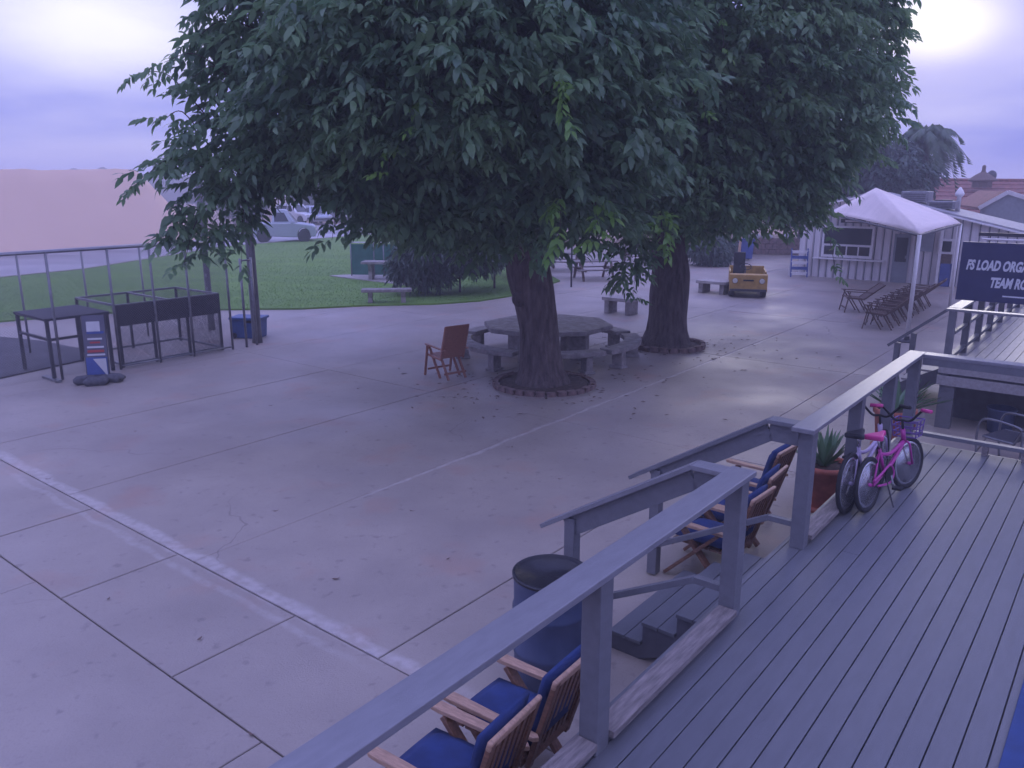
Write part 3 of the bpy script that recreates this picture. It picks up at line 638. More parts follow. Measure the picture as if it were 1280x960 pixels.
# ================================================================== BICYCLES
def bicycle(name, label, loc, rz, paint, grip, seatm, rw=.25, wb=.86, basket=False, steer=12, lean=6):
    r = thing(name, label, 'bicycle', loc, rz); r.rotation_euler = (R(lean), 0, rz)     # heads along +x
    def wheel(cx, turn=0):
        w = bpy.data.objects.new('wheel', None)
        b = MB(); n = 36; ny_ = 8
        for i in range(n):
            a = 2*math.pi*i/n
            for j in range(ny_):
                e = 2*math.pi*j/ny_; rr = rw-.024+.024*math.cos(e); b.v.append((rr*math.cos(a), .022*math.sin(e), rr*math.sin(a)))
        for i in range(n):
            for j in range(ny_): b.f.append((i*ny_+j, ((i+1) % n)*ny_+j, ((i+1) % n)*ny_+(j+1) % ny_, i*ny_+(j+1) % ny_))
        ty = b.build('wheel', 'black', r, True); ty.location = (cx, 0, rw); ty.rotation_euler = (0, 0, R(turn))
        MB().lathe([(rw-.068, -.012), (rw-.044, -.014), (rw-.044, .014), (rw-.068, .012), (rw-.068, -.012)], 36, axis='y').build('rim', 'chrome', ty, True)
        sp = MB()
        for i in range(20):
            a = 2*math.pi*i/20; sp.tube([(.012*math.cos(a), (.02 if i % 2 else -.02), .012*math.sin(a)), ((rw-.06)*math.cos(a+.2), 0, (rw-.06)*math.sin(a+.2))], .0014, 4, False)
        sp.build('spokes', 'chrome', ty); MB().lathe([(.018, -.04), (.018, .04)], 12, axis='y').build('hub', paint, ty, True)
        return ty
    wheel(0); fwl = wheel(wb, steer)
    bbk = Vector((.36, 0, rw+.02)); st_ = Vector((.24, 0, rw+.30)); hd = Vector((wb-.13, 0, rw+.36)); hl = Vector((wb-.10, 0, rw+.26))
    MB().tube(smooth_curve([st_*.8+bbk*.2, (.5, 0, rw+.20), hl]), .019, 10).tube(smooth_curve([bbk, (.55, 0, rw+.10), hl]), .021, 10).tube([bbk, st_], .017, 10).tube([hl-Vector((0, 0, .02)), hd+Vector((-.012, 0, .03))], .024, 10).build('frame', paint, r, True)
    for y in (-.055, .055): MB().tube([(0, y, rw), tuple(bbk)], .010, 8).tube([(0, y, rw), tuple(st_ - Vector((0, 0, .04)))], .009, 8).build('stay', paint, r, True)
    MB().tube([hd, hd+Vector((-.03, 0, .13))], .013, 8).build('stem', 'black', r, True)
    for y in (-.05, .05): MB().tube([hl+Vector((.0, y*.5, 0)), hl+Vector((.015, y, -.03)), (wb, y, rw)], .012, 8).build('fork_blade', paint, r, True)
    top = hd+Vector((-.03, 0, .13))
    bar = smooth_curve([top+Vector((-.06, -.28, .13)), top+Vector((-.01, -.2, .12)), top+Vector((0, -.08, 0)), top, top+Vector((0, .08, 0)), top+Vector((-.01, .2, .12)), top+Vector((-.06, .28, .13))], 5)
    MB().tube(bar, .012, 8).build('handlebar', 'black', r, True)
    for sy in (-1, 1): MB().tube([top+Vector((-.01, .19*sy, .125)), top+Vector((-.065, .30*sy, .132))], .019, 10).build('grip', grip, r, True)
    sp_ = st_+Vector((-.035, 0, .12)); MB().tube([st_, sp_], .012, 8).build('seat_post', 'chrome', r, True)
    sad = [(-.13, .085), (-.10, .095), (-.02, .065), (.06, .03), (.13, .022), (.15, .0)]
    poly = sad + [(x, -y) for x, y in reversed(sad[:-1])]
    sb_ = MB().prism([(sp_.x+x, y) for x, y in poly], sp_.z, sp_.z+.05, 'xy').build('saddle', seatm, r, bevel=.016)
    MB().lathe([(.085, -.006), (.085, .006)], 20, (bbk.x, -.05, bbk.z), 'y').build('chainring', 'black', r)
    MB().tube(smooth_curve([(0, -.055, rw+.04), (.18, -.055, rw+.075), (bbk.x, -.055, bbk.z+.10), (bbk.x+.09, -.055, bbk.z), (bbk.x, -.055, bbk.z-.08), (.1, -.055, rw-.03)]), .012, 6).build('chain_guard', paint, r, True)
    for sy, sx in ((-1, 1), (1, -1)):
        MB().bar((bbk.x, sy*.07, bbk.z), (bbk.x+sx*.02, sy*.085, bbk.z-sx*.13), .012, .02).build('crank', 'chrome', r)
        MB().box((bbk.x+sx*.02, sy*.13, bbk.z-sx*.13), (.085, .085, .022)).build('pedal', 'black', r)
    MB().tube([(.30, -.05, rw-.02), (.24, -.15, .01)], .008, 6).build('kickstand', 'darkmetal', r)
    if basket:
        c = top+Vector((.14, 0, -.02)); b = MB()
        for z, k in ((0, 1.0), (-.06, .95), (-.12, .9), (-.17, .85)):
            q_ = [(.09*k, .13*k), (.09*k, -.13*k), (-.09*k, -.13*k), (-.09*k, .13*k), (.09*k, .13*k)]; b.tube([c+Vector((x, y, z)) for x, y in q_], .007, 6)
        for x, y in ((.09, .13), (.09, 0), (.09, -.13), (-.09, .13), (-.09, -.13), (0, .13), (0, -.13)): b.tube([c+Vector((x, y, 0)), c+Vector((x*.85, y*.85, -.17))], .006, 6)
        b.build('basket', 'purple', r)
    return r
rzb = math.pi/2-ANG
bicycle('bicycle', 'pink child bicycle with white rims standing on the deck', W(-1.80, 7.80, ZD), rzb-R(9), 'pink', 'hotpink', 'hotpink', .275, .92, True, -10, -5)
bicycle('bicycle', 'pale lilac bicycle with black tyres between the pink one and the railing', W(-1.95, 7.66, ZD), rzb-R(3), 'lilac', 'black', 'vinyl', .30, 1.0, False, 8, -3)

# ================================================================== ROUND TABLE AND BENCHES UNDER THE TREE
TC = Vector((.80, 17.75, 0))
tb_ = thing('octagonal_table', 'large octagonal concrete table behind the nearer tree', 'table', TC, rz=R(10))
ro = 1.48; octp = [(ro*math.cos(R(22.5+45*i)), ro*.88*math.sin(R(22.5+45*i))) for i in range(8)]
MB().prism(octp, .66, .76, 'xy').build('tabletop', 'stone', tb_, bevel=.02)
for i in range(4):
    a = R(45+90*i); MB().box((.85*math.cos(a), .75*math.sin(a), .33), (.42, .16, .66), Matrix.Rotation(a, 3, 'Z')).build('leg', 'stone', tb_, bevel=.015)
def curved_bench(label, a0, a1, r0=1.72, r1=2.10):
    r = thing('curved_bench', label, 'bench', TC, rz=0, group='curved benches round the octagonal table'); n = 10; vs = []; fs = []
    for i in range(n+1):
        a = R(a0+(a1-a0)*i/n); c_, s_ = math.cos(a), math.sin(a)*.94
        vs += [(r0*c_, r0*s_, .36), (r1*c_, r1*s_, .36), (r1*c_, r1*s_, .46), (r0*c_, r0*s_, .46)]
    for i in range(n):
        o = i*4
        for k in range(4): fs.append((o+k, o+(k+1) % 4, o+4+(k+1) % 4, o+4+k))
    fs += [(0, 3, 2, 1), (n*4, n*4+1, n*4+2, n*4+3)]
    MB().add(vs, fs).build('seat', 'stone', r, bevel=.015)
    for f in (.2, .8):
        a = R(a0+(a1-a0)*f); rm = (r0+r1)/2
        MB().box((rm*math.cos(a), rm*math.sin(a)*.94, .18), (.26, .15, .36), Matrix.Rotation(a, 3, 'Z')).build('leg', 'stone', r, bevel=.01)
        MB().box((rm*math.cos(a), rm*math.sin(a)*.94, .03), (.32, .24, .06), Matrix.Rotation(a, 3, 'Z')).build('foot', 'stone', r, bevel=.01)
    return r
curved_bench('curved concrete bench left of the trunk, nearest the folding chair', 170, 248)
curved_bench('curved concrete bench directly behind the nearer trunk', 252, 303)
curved_bench('curved concrete bench right of the trunk, beside the second tree', 307, 372)
curved_bench('curved concrete bench on the far right side of the table', 20, 80)
curved_bench('curved concrete bench on the far left side of the table', 96, 160)

def brick_ring(name, label, c, rx, ry, n, h=.10):
    r = thing(name, label, 'tree ring', c, rz=0)
    MB().lathe([(1, 0.0), (1, .05), (.6, .07), (.2, .10), (0, .10)], 36).build('soil', 'soil', r, True).scale = (rx-.09, ry-.09, 1)
    me = None
    for i in range(n):
        a = 2*math.pi*i/n
        b = MB().box((0, 0, 0), (.105, 2*math.pi*((rx+ry)/2)/n-.02, h)).build('brick', 'brick', r, bevel=.008) if me is None else None
        if me is None: me = b.data; o = b
        else:
            o = bpy.data.objects.new('brick', me); COL.objects.link(o); o.parent = r
        o.location = (rx*math.cos(a), ry*math.sin(a), h/2-.02+random.uniform(-.012, .012)); o.rotation_euler = (random.uniform(-.05, .05), random.uniform(-.08, .08), math.atan2(ry*math.sin(a)*rx/ry, rx*math.cos(a)*ry/rx)+random.uniform(-.08, .08))
    return r
C1, C2 = G(680, 481), G(834, 433)
brick_ring('brick_tree_ring', 'round brick edging at the foot of the nearer tree', C1, .95, .88, 30)
brick_ring('brick_tree_ring', 'round brick edging at the foot of the farther tree', C2, .84, .80, 24, .13)
def low_block(label, x, y, dims, rz=-ANG, m_='kerb'):
    r = thing('concrete_bench', label, 'bench', G(x, y), rz)
    MB().box((0, 0, dims[2]-.05), (dims[0], dims[1], .10)).build('seat', m_, r, bevel=.01)
    for sx in (-.36, .36): MB().box((dims[0]*sx, 0, (dims[2]-.10)/2), (.16, dims[1]*.8, dims[2]-.10)).build('leg', 'stone', r)
    return r
low_block('low white concrete bench between the two tree trunks', 776, 392, (1.0, .6, .5))
low_block('low white concrete block bench left of the yellow cart', 893, 366, (1.1, .8, .45))

# concrete bench and table by the green screen, on their pad
def stone_bench(name, label, cat, c, L, d, h, rz):
    r = thing(name, label, cat, c, rz)
    MB().box((0, 0, h-.05), (L, d, .10)).build('top', 'stone', r, bevel=.02)
    for sx in (-.33, .33): MB().prism([(-d*.34, 0), (d*.34, 0), (d*.22, h*.45), (d*.38, h-.10), (-d*.38, h-.10), (-d*.22, h*.45)], L*sx-.07, L*sx+.07, 'yz').build('leg', 'stone', r)
    return r
stone_bench('concrete_bench', 'concrete bench on the lawn edge in front of the green screen', 'bench', G(484, 380), 1.6, .40, .50, R(6))
pad = MB().prism([tuple(G(*p).xy) for p in ((412, 347), (470, 344), (530, 352), (508, 358.5))], .04, .09, 'xy').build('concrete_pad', 'kerb'); tag(pad, kind='structure')
stone_bench('concrete_table', 'concrete picnic table on its pad before the green screen', 'table', G(484, 352)+Vector((0, 0, .09)), 1.9, .75, .72, R(-4))
gs = thing('screen_fence', 'low fence with green windscreen on the lawn', 'fence', G(440, 347.5), rz=R(-3))
for x in (0, .95, 1.35, 2.45): MB().tube([(x, 0, 0), (x, 0, 1.45)], .028, 8).build('post', 'galv', gs, True)
MB().tube([(0, 0, 1.45), (2.5, 0, 1.45)], .025, 8).build('top_rail', 'whitetrim', gs, True)
for x0, x1 in ((.03, .93), (.97, 1.33), (1.37, 2.43)): MB().box(((x0+x1)/2, .0, .76), (x1-x0, .012, 1.24)).build('screen_panel', 'greenscreen', gs)

# ================================================================== LEFT ENCLOSURE
TF = -16.66
cf = thing('chain_link_fence', 'tall chain-link fence with a top rail at the left', 'fence', W(0, 0, 0))
FH = 2.52
for s_ in (4.0, 5.2, 6.55, 7.72, 8.6, 9.4, 10.38): MB().tube([(TF, s_, 0), (TF, s_, FH)], .027, 10).build('post', 'galv', cf, True)
MB().tube([(TF, 3.9, FH), (TF, 10.4, FH)], .026, 8).build('top_rail', 'galv', cf, True)
MB().tube([(TF, 7.72, .07), (TF, 10.4, .07)], .022, 8).build('bottom_rail', 'galv', cf, True)
def chain(name, s0, s1, z0, z1, tt, parent, step=.055, r=.0027, axis='s'):
    b = MB(); k = s0-(z1-z0)
    while k < s1:
        for sg_ in (1, -1):
            # clip the diagonal to the panel
            a0, a1 = k, k+(z1-z0)
            lo, hi = max(a0, s0), min(a1, s1)
            if hi-lo > .02:
                za, zb = z0+(lo-a0), z0+(hi-a0)
                if sg_ < 0: za, zb = z1-(lo-a0), z1-(hi-a0)
                if axis == 's': b.tube([(tt+.002*sg_, lo, za), (tt+.002*sg_, hi, zb)], r, 3, False)
                else: b.tube([(lo, tt+.002*sg_, za), (hi, tt+.002*sg_, zb)], r, 3, False)
        k += step
    o = b.build(name, 'galv', parent, fix=False); tag(o, kind='stuff'); return o
chain('wire_mesh', 4.0, 10.38, .07, FH, TF, cf)
cb = thing('chain_link_fence', 'rear chain-link fence run with thin posts behind the pen', 'fence', W(0, 0, 0))
for s_ in (7.2, 8.6, 10.0, 11.2): MB().tube([(TF-3.2, s_, 0), (TF-3.2, s_, 2.3)], .026, 8).build('post', 'galv', cb, True)
MB().tube([(TF-3.2, 4, 2.3), (TF-3.2, 11.2, 2.3)], .022, 8).build('top_rail', 'galv', cb, True)
gp = thing('gate_post', 'leaning pair of gate posts at the right end of the left fence', 'post', W(TF, 10.75, 0))
for x, y in ((0, 0), (-.05, .32)): MB().tube([(x, y, 0), (x, y, 2.1)], .03, 10).build('post', 'galv', gp, True)
MB().tube([(0, 0, 2.05), (-.05, .32, 2.05)], .02, 8).build('brace', 'galv', gp, True)
# low framed pen with shade mesh
pn = thing('steel_pen', 'low dark steel framed pen with mesh sides behind the tall fence', 'pen', W(0, 0, 0))
t0, t1, s0, s1, hp = TF-2.0, TF-.16, 7.85, 10.2, 1.32
for a_, b_ in ((t0, s0), (t0, s1), (t1, s0), (t1, s1), (t1, 8.6), (t1, 9.4), (t0, 9.0)): MB().box((a_, b_, hp/2), (.05, .05, hp)).build('post', 'darkmetal', pn)
for z in (hp, .06):
    for t_ in (t0, t1): MB().box((t_, (s0+s1)/2, z), (.046, s1-s0, .046)).build('side_rail', 'galv', pn)
    for s_ in (s0, s1): MB().box(((t0+t1)/2, s_, z), (t1-t0, .046, .046)).build('end_rail', 'galv', pn)
MB().box(((t0+t1)/2, 9.0, hp), (t1-t0, .046, .04)).build('cross_rail', 'galv', pn)
MB().box((t1+.03, (s0+s1)/2, 1.10), (.012, s1-s0, .44)).build('upper_mesh', 'mesh_dark', pn)
mr2 = chain('rear_mesh', s0, s1, .08, 1.28, t0-.03, pn, .05, .0026); mr2.data.materials[0] = M['darkmetal']
mr3 = chain('end_mesh', t0, t1, .08, 1.28, s1+.03, pn, .04, .0026, axis='t'); mr3.data.materials[0] = M['darkmetal']
mh = chain('side_mesh', s0, s1, .08, .88, t1+.03, pn, .035, .0026); mh.data.materials[0] = M['darkmetal']
tbl = thing('mesh_table', 'dark mesh topped high table left of the pen', 'table', W(TF-.75, 7.0, 0))
MB().box((0, 0, 1.22), (1.5, 1.25, .05)).build('tabletop', 'mesh_dark', tbl)
for x in (-.7, .7):
    for y in (-.58, .58): MB().box((x, y, .6), (.06, .06, 1.2)).build('leg', 'darkmetal', tbl)
MB().box((0, -.58, .82), (1.4, .05, .05)).build('brace', 'darkmetal', tbl); MB().box((.7, 0, .82), (.05, 1.16, .05)).build('brace', 'darkmetal', tbl)
MB().box((.62, -.60, .03), (.7, .10, .05)).build('foot_bar', 'galv', tbl)
rm = MB().prism([tuple(G(*p).xy) for p in ((-160, 425), (-10, 421), (50, 427), (112, 439), (100, 452), (0, 474), (-160, 510))], .004, .03, 'xy').build('dark_sheet', 'sheet_dark'); tag(rm, 'dark flat sheet lying on the concrete at the left edge', 'mat')  # dark flat sheet laid just above the paving
bn = thing('banner_stand', 'narrow printed banner stand with sandbags before the left fence', 'sign', G(124, 478), rz=R(14))
tl_ = Matrix.Rotation(R(-6), 3, 'X')
def bpart(name, c, d, m, y=0): return MB().box(tl_ @ Vector((c[0], y, c[1])), (d[0], .012, d[1]), tl_).build(name, m, bn)
bpart('panel', (0, .72), (.40, 1.20), 'bannergrey'); bpart('logo_patch', (-.01, 1.10), (.24, .20), 'bannerwhite', -.010); bpart('logo_band', (.02, .985), (.30, .05), 'bannerblue', -.010)
for i, (z, w_) in enumerate(((.86, .26), (.79, .18), (.70, .30), (.62, .30), (.55, .32))): bpart('stripe', (.0, z), (w_, .035 if i != 3 else .05), ('bannerwhite', 'bannerred', 'bannerwhite', 'bannerred', 'bannerwhite')[i], -.010)
bpart('lower_patch', (0, .33), (.38, .34), 'bannerblue', -.010)
MB().prism([(.18, .12), (.18, .48), (-.05, .48)], -.024, -.016, 'xz').build('corner_patch', 'bannerwhite', bn)
for x in (-.2, .2): MB().tube([tl_ @ Vector((x, .01, .06)), tl_ @ Vector((x, .01, 1.34))], .014, 8).build('pole', 'darkmetal', bn)
for x, y, a in ((-.22, -.06, 20), (.24, .02, -25), (.0, -.22, 5)):
    cushion_mesh(MB(), (x, y, .075), (.44, .24, .13), Matrix.Rotation(R(a), 3, 'Z'), .02, 6).build('sandbag', 'sandbag', bn, True)

def pole(label, x, y, h, r=.09):
    r_ = thing('wooden_pole', label, 'pole', G(x, y), rz=0); MB().lathe([(r*1.08, 0), (r, .3), (r*.9, h*.6), (r*.84, h)], 14).build('shaft', 'pole', r_, True)
    for z in (1.1, 1.45, 1.8): MB().box((.0, -r*.98, z), (.05, .02, .09)).build('cleat', 'galv', r_)
    return r_
pole('tall dark grey pole beside the blue tote', 322, 428, 4.4, .115)
pole('thinner dark pole behind the pen under the leaves', 265, 412, 4.2, .085)
tt_ = thing('lidded_tote', 'dark blue lidded bin at the foot of the grey pole', 'bin', G(313, 421), rz=R(-8))
MB().prism([(-.34, 0), (.34, 0), (.38, .46), (-.38, .46)], -.24, .24).build('tub', 'tote', tt_, bevel=.02)
MB().box((0, 0, .50), (.84, .56, .07)).build('lid', 'tote', tt_, bevel=.02)
for x in (-.3, .3): MB().lathe([(.07, -.03), (.07, .03)], 14, (x, -.26, .07), 'y').build('wheel', 'black', tt_)
MB().box((.12, -.25, .44), (.2, .03, .08)).build('handle', 'black', tt_)

# dry litter gathered round the trees
lv, lf = [], []
for i in range(420):
    c = (C1, C2)[i % 2]; a = random.uniform(0, 6.28); d = abs(random.gauss(0, 1.5))+.2; x, y = c.x+d*math.cos(a), c.y+d*math.sin(a)*.9; L = random.uniform(.03, .07); b2 = random.uniform(0, 6.28); z = .11 if d < .75 else .008
    ux, uy = math.cos(b2)*L, math.sin(b2)*L; o_ = len(lv); lv += [(x-ux, y-uy, z), (x-uy*.4, y+ux*.4, z+.012), (x+ux, y+uy, z+.006), (x+uy*.4, y-ux*.4, z+.01)]; lf.append((o_, o_+1, o_+2, o_+3))
tag(MB().add(lv, lf).build('leaf_litter', 'teak_dark', fix=False), 'dry leaf litter scattered round the two tree rings', 'leaf litter', kind='stuff')
# fallen leaves on the paving
for i, (x, y) in enumerate([(338, 508), (433, 541), (170, 540), (314, 920), (136, 750), (420, 725), (345, 640), (560, 700), (250, 800), (60, 600), (515, 640), (640, 560), (700, 600), (300, 570)]):
    a = random.uniform(0, 6.28); L = random.uniform(.05, .085); vs = []
    for f, w in ((0, 0.1), (.35, .5), (.7, .4), (1, .02)): vs += [(L*(f-.5), -w*L*.4, .012+.02*abs(f-.4)), (L*(f-.5), w*L*.4, .012+.025*abs(f-.6))]
    o = MB().add(vs, [(j*2, j*2+2, j*2+3, j*2+1) for j in range(3)]).build('fallen_leaf', 'teak_dark', fix=False); o.location = G(x, y); o.rotation_euler = (0, 0, a)
    tag(o, 'small dry leaf lying on the open concrete', 'leaf', 'dry leaves on the concrete')
# ================================================================== YELLOW CART
ct = thing('utility_cart', 'yellow utility cart with a black seat parked beyond the trees', 'cart', G(934, 372), rz=R(-14))
# faces -y; width along x
MB().prism([(-.15, .22), (-.10, .78), (.06, .82), (.10, .30), (.10, .22)], -.62, .62, 'yz').build('front_panel', 'yellow', ct, bevel=.02)
MB().box((0, 1.15, .33), (1.2, 2.1, .16)).build('chassis', 'darkmetal', ct)
for x in (-.60, .60): MB().box((x, 1.45, .58), (.05, 1.5, .46)).build('side_panel', 'yellow', ct, bevel=.015)
MB().box((0, 2.2, .62), (1.22, .05, .52)).build('rear_panel', 'yellow', ct, bevel=.015)
MB().box((0, 1.5, .50), (1.14, 1.4, .05)).build('bed', 'darkmetal', ct)
MB().box((.0, .55, .45), (1.14, .75, .04)).build('floor', 'vinyl', ct)
MB().box((-.28, 1.0, .62), (.5, .45, .16)).build('seat', 'vinyl', ct, bevel=.03); MB().box((-.30, 1.22, 1.05), (.40, .10, .78), Matrix.Rotation(R(-8), 3, 'X')).build('backrest', 'vinyl', ct, bevel=.03)
MB().tube([(-.12, .15, .5), (-.10, .50, 1.0)], .02, 8).build('steering_column', 'darkmetal', ct)
wr = MB(); ring = [Vector((-.10+.19*math.cos(a), .50+.17*math.sin(a), 1.0+.09*math.sin(a))) for a in [2*math.pi*i/20 for i in range(21)]]
wr.tube(ring, .014, 6).tube([ring[0], ring[10]], .01, 6).build('steering_wheel', 'black', ct)
for x in (-.44, .44): MB().lathe([(.075, -.03), (.085, 0), (.05, .02)], 16, (x, -.14, .58), 'y').build('headlight', 'lampglass', ct); 
for x in (-.44, .44): MB().lathe([(.095, -.015), (.095, .02)], 16, (x, -.115, .58), 'y').build('headlight_rim', 'darkmetal', ct)
MB().box((0, -.135, .60), (.34, .02, .05), Matrix.Rotation(R(5), 3, 'X')).build('grille_slot', 'black', ct)
MB().box((0, -.18, .27), (1.2, .06, .08)).build('bumper', 'darkmetal', ct)
for x in (-.52, .52):
    for y in (.18, 1.75):
        w = MB().lathe([(.12, -.09), (.20, -.09), (.23, -.06), (.23, .06), (.20, .09), (.12, .09)], 20, (x, y, .23), 'x').build('wheel', 'black', ct, True)
        MB().lathe([(.0, -.07), (.12, -.08), (.12, .08), (.0, .07)], 16, (x, y, .23), 'x').build('rim', 'galv', w)

# ================================================================== VEHICLES ON THE ROAD
def car(name, label, loc, rz, paint, L=4.5, Wd=1.8, H=1.78, kind='suv', group=None):
    r = thing(name, label, 'car', loc, rz, group)      # nose towards +x
    f = L/4.5; hz = H/1.78
    prof = [(-2.2, .36), (-2.24, .62), (-2.2, 1.0), (-2.05, 1.06), (.70, 1.06), (1.25, 1.02), (2.0, .93), (2.2, .80), (2.24, .55), (2.18, .34), (1.85, .30)]
    for cx in (1.38, -1.34):       # wheel arches
        a = [(cx+.43*math.cos(R(k)), .36+.43*math.sin(R(k))) for k in range(0, 181, 20)]
        prof += a
        prof += [(cx-.43, .28)]
    prof = [(x*f, z*hz) for x, z in prof]
    MB().prism(prof, -Wd/2, Wd/2).build('body', paint, r, bevel=.06)
    cab = [(-2.12, 1.05), (-1.95, 1.66), (-1.8, 1.76), (-.2, 1.78), (.12, 1.70), (.82, 1.05)] if kind == 'suv' else [(-.75, 1.05), (-.62, 1.66), (-.5, 1.74), (.1, 1.76), (.28, 1.70), (.92, 1.05)]
    b = MB(); n = len(cab); vs = []
    for sy in (-1, 1): vs += [(x*f, sy*(Wd/2-.05-.26*(z-1.05)), z*hz) for x, z in cab]
    b.add(vs, [tuple(range(n)), tuple(reversed(range(n, 2*n)))] + [((i+1) % n, i, i+n, (i+1) % n+n) for i in range(n)]).build('cabin', paint, r, bevel=.03)
    wins = [(-1.85, -1.30), (-1.22, -.42), (-.34, .42)] if kind == 'suv' else [(-.55, .42)]
    for sy in (-1, 1):
        for x0, x1 in wins:
            def yy(z): return sy*(Wd/2-.05-.26*(z-1.05)+.012)
            z0, z1 = 1.13, 1.60; x1t = x1-.30 if x1 > .3 else x1; x0t = x0+.12 if x0 < -1.8 else x0
            MB().add([(x0*f, yy(z0), z0*hz), (x1*f, yy(z0), z0*hz), (x1t*f, yy(z1), z1*hz), (x0t*f, yy(z1), z1*hz)], [(0, 1, 2, 3)]).build('side_window', 'glass', r)
        MB().box((.62*f, sy*(Wd/2+.08), 1.12*hz), (.12, .16, .14)).build('mirror', paint, r, bevel=.02)
        MB().box((2.16*f, sy*(Wd/2-.24), .78*hz), (.12, .34, .16)).build('headlight', 'lampglass', r, bevel=.02)
        MB().box((-2.2*f, sy*(Wd/2-.16), .88*hz), (.1, .2, .26)).build('tail_light', 'bannerred', r)
        for cx in (1.38, -1.34):
            w = MB().lathe([(.22, -.12), (.37, -.12), (.41, -.08), (.41, .08), (.37, .12), (.22, .12)], 22, (cx*f, sy*(Wd/2-.10), .41), 'y').build('wheel', 'black', r, True)
            MB().lathe([(0, -.11), (.22, -.115), (.22, .115), (0, .11)], 16, (cx*f, sy*(Wd/2-.10), .41), 'y').build('rim', 'galv', w)
    x0, x1 = (.14, .80) if kind == 'suv' else (.30, .90)
    MB().add([(x0*f+.02, -.55, 1.68*hz), (x0*f+.02, .55, 1.68*hz), (x1*f+.02, .68, 1.10*hz), (x1*f+.02, -.68, 1.10*hz)], [(0, 1, 2, 3)]).build('windscreen', 'glass', r)
    MB().box((2.2*f, 0, .56*hz), (.12, Wd*.9, .18)).build('bumper', 'darkmetal', r, bevel=.03)
    return r
p_ = G(356, 302); car('silver_car', 'silver pickup style vehicle on the road behind the lawn', (p_.x, p_.y, -.02), R(12), 'silver', 4.25, 1.95, 2.15, kind='pickup')
p_ = G(372, 279); car('parked_car', 'white car far behind the silver one', (p_.x, p_.y, -.06), R(-35), 'whitecar', 4.8, 1.9, 1.9, group='distant parked cars')
p_ = G(396, 279); car('parked_car', 'pale car parked right of the far white car', (p_.x, p_.y, -.06), R(-60), 'silver', 4.6, 1.8, 1.7, group='distant parked cars')
p_ = G(428, 277); car('parked_car', 'dark car parked at the far right of the distant cars', (p_.x, p_.y, -.06), R(-50), 'darkcar', 4.6, 1.8, 1.6, group='distant parked cars')
p_ = G(468, 291); b_ = thing('trash_drum', 'grey drum at the roadside above the green screen', 'drum', (p_.x, p_.y, 0), 0)
MB().lathe([(.30, 0), (.33, .02), (.33, .5), (.345, .52), (.33, .54), (.33, 1.0), (.345, 1.02), (.30, 1.02), (0, 1.0)], 20).build('drum_body', 'galv', b_, True); MB().lathe([(.36, 1.02), (.36, 1.08), (0, 1.14)], 20).build('lid', 'darkmetal', b_, True)

# ================================================================== WHITE BUILDING
SW = 34.2; WF = SW-.05
wb = thing('white_building', 'white building with vertical siding and a low gable roof', 'building', W(0, 0, 0))
TL, TRI, TRR = -11.75, -9.2, -1.0
def ztop(t): return 3.42 - (t-TRI)*.232 if t > TRI else 3.42 - (TRI-t)*.232
t = TL; pw = .30
while t < TRR:
    a, b = t, min(t+pw, TRR)
    z0, z1 = ztop(a)-.1, ztop(b)-.1
    prof = [(a+.02, SW), (a+.05, SW-.06), (b-.05, SW-.06), (b-.02, SW), (b-.02, SW+.02), (a+.02, SW+.02)]
    v_ = [(x, y, 0) for x, y in prof] + [(x, y, z0+(z1-z0)*(x-a)/(b-a)) for x, y in prof]; n = 6
    MB().add(v_, [tuple(reversed(range(n))), tuple(range(n, 2*n))] + [(i, (i+1) % n, (i+1) % n+n, i+n) for i in range(n)]).build('siding_panel', 'whitewall', wb)
    t += pw
MB().prism([(TL, 0), (TRR, 0), (TRR, ztop(TRR)-.12), (TRI, ztop(TRI)-.12), (TL, ztop(TL)-.12)], SW+.02, SW+3).build('wall', 'greywall', wb)
rf = MB().prism([(TL-.4, ztop(TL-.4)), (TRI, ztop(TRI)), (TRR+.4, ztop(TRR+.4)), (TRR+.4, ztop(TRR+.4)-.09), (TRI, ztop(TRI)-.09), (TL-.4, ztop(TL-.4)-.09)], SW-.25, SW+3.2).build('roof', 'roofgrey', wb)
for a, b in ((TL-.4, TRI), (TRI, TRR+.4)):
    MB().bar((a, SW-.28, ztop(a)-.10), (b, SW-.28, ztop(b)-.10), .05, .2, up=(0, 1, 0)).build('bargeboard', 'whitetrim', rf)
def wxy(x, y, back=0):   # photo sight line -> (t, z) on the front wall plane
    d = ray(x, y); k = (SW-.03-back)/(d.dot(U)); p = Vector((0, 0, CAMH))+d*k; return p.dot(V), p.z
def wrect(px0, py0, px1, py1):
    a, z1 = wxy((px0), (py0)); b, _ = wxy(px1, py0); _, z0 = wxy(px0, py1); return a, b, z0, z1
a, b, z0, z1 = wrect(1033, 284, 1092, 318)
win = MB().box(((a+b)/2, WF-.07, (z0+z1)/2), (b-a+.16, .06, z1-z0+.16)).build('window', 'whitetrim', wb)
zm = z0+(z1-z0)*.36
MB().box(((a+b)/2, WF-.105, (zm+z1)/2+.03), (b-a, .02, z1-zm-.06)).build('pane', 'glass', win)
for i in range(4):
    x0 = a+(b-a)*i/4+.03; x1 = a+(b-a)*(i+1)/4-.03; MB().box(((x0+x1)/2, WF-.105, (z0+zm)/2), (x1-x0, .02, zm-z0-.05)).build('pane', 'glass', win)
MB().box(((a+b)/2+.1, SW-.2, z0-.14), (b-a+.9, .3, .05)).build('sill', 'whitetrim', win)
MB().box(((a+b)/2+.15, WF-.09, z1+.28), (.95, .05, .15)).build('name_board', 'darkmetal', wb); MB().box(((a+b)/2+.15, WF-.12, z1+.28), (.6, .01, .07)).build('board_strip', 'whitetrim', wb)
a, b, z0, z1 = wrect(1120, 292, 1140, 336)
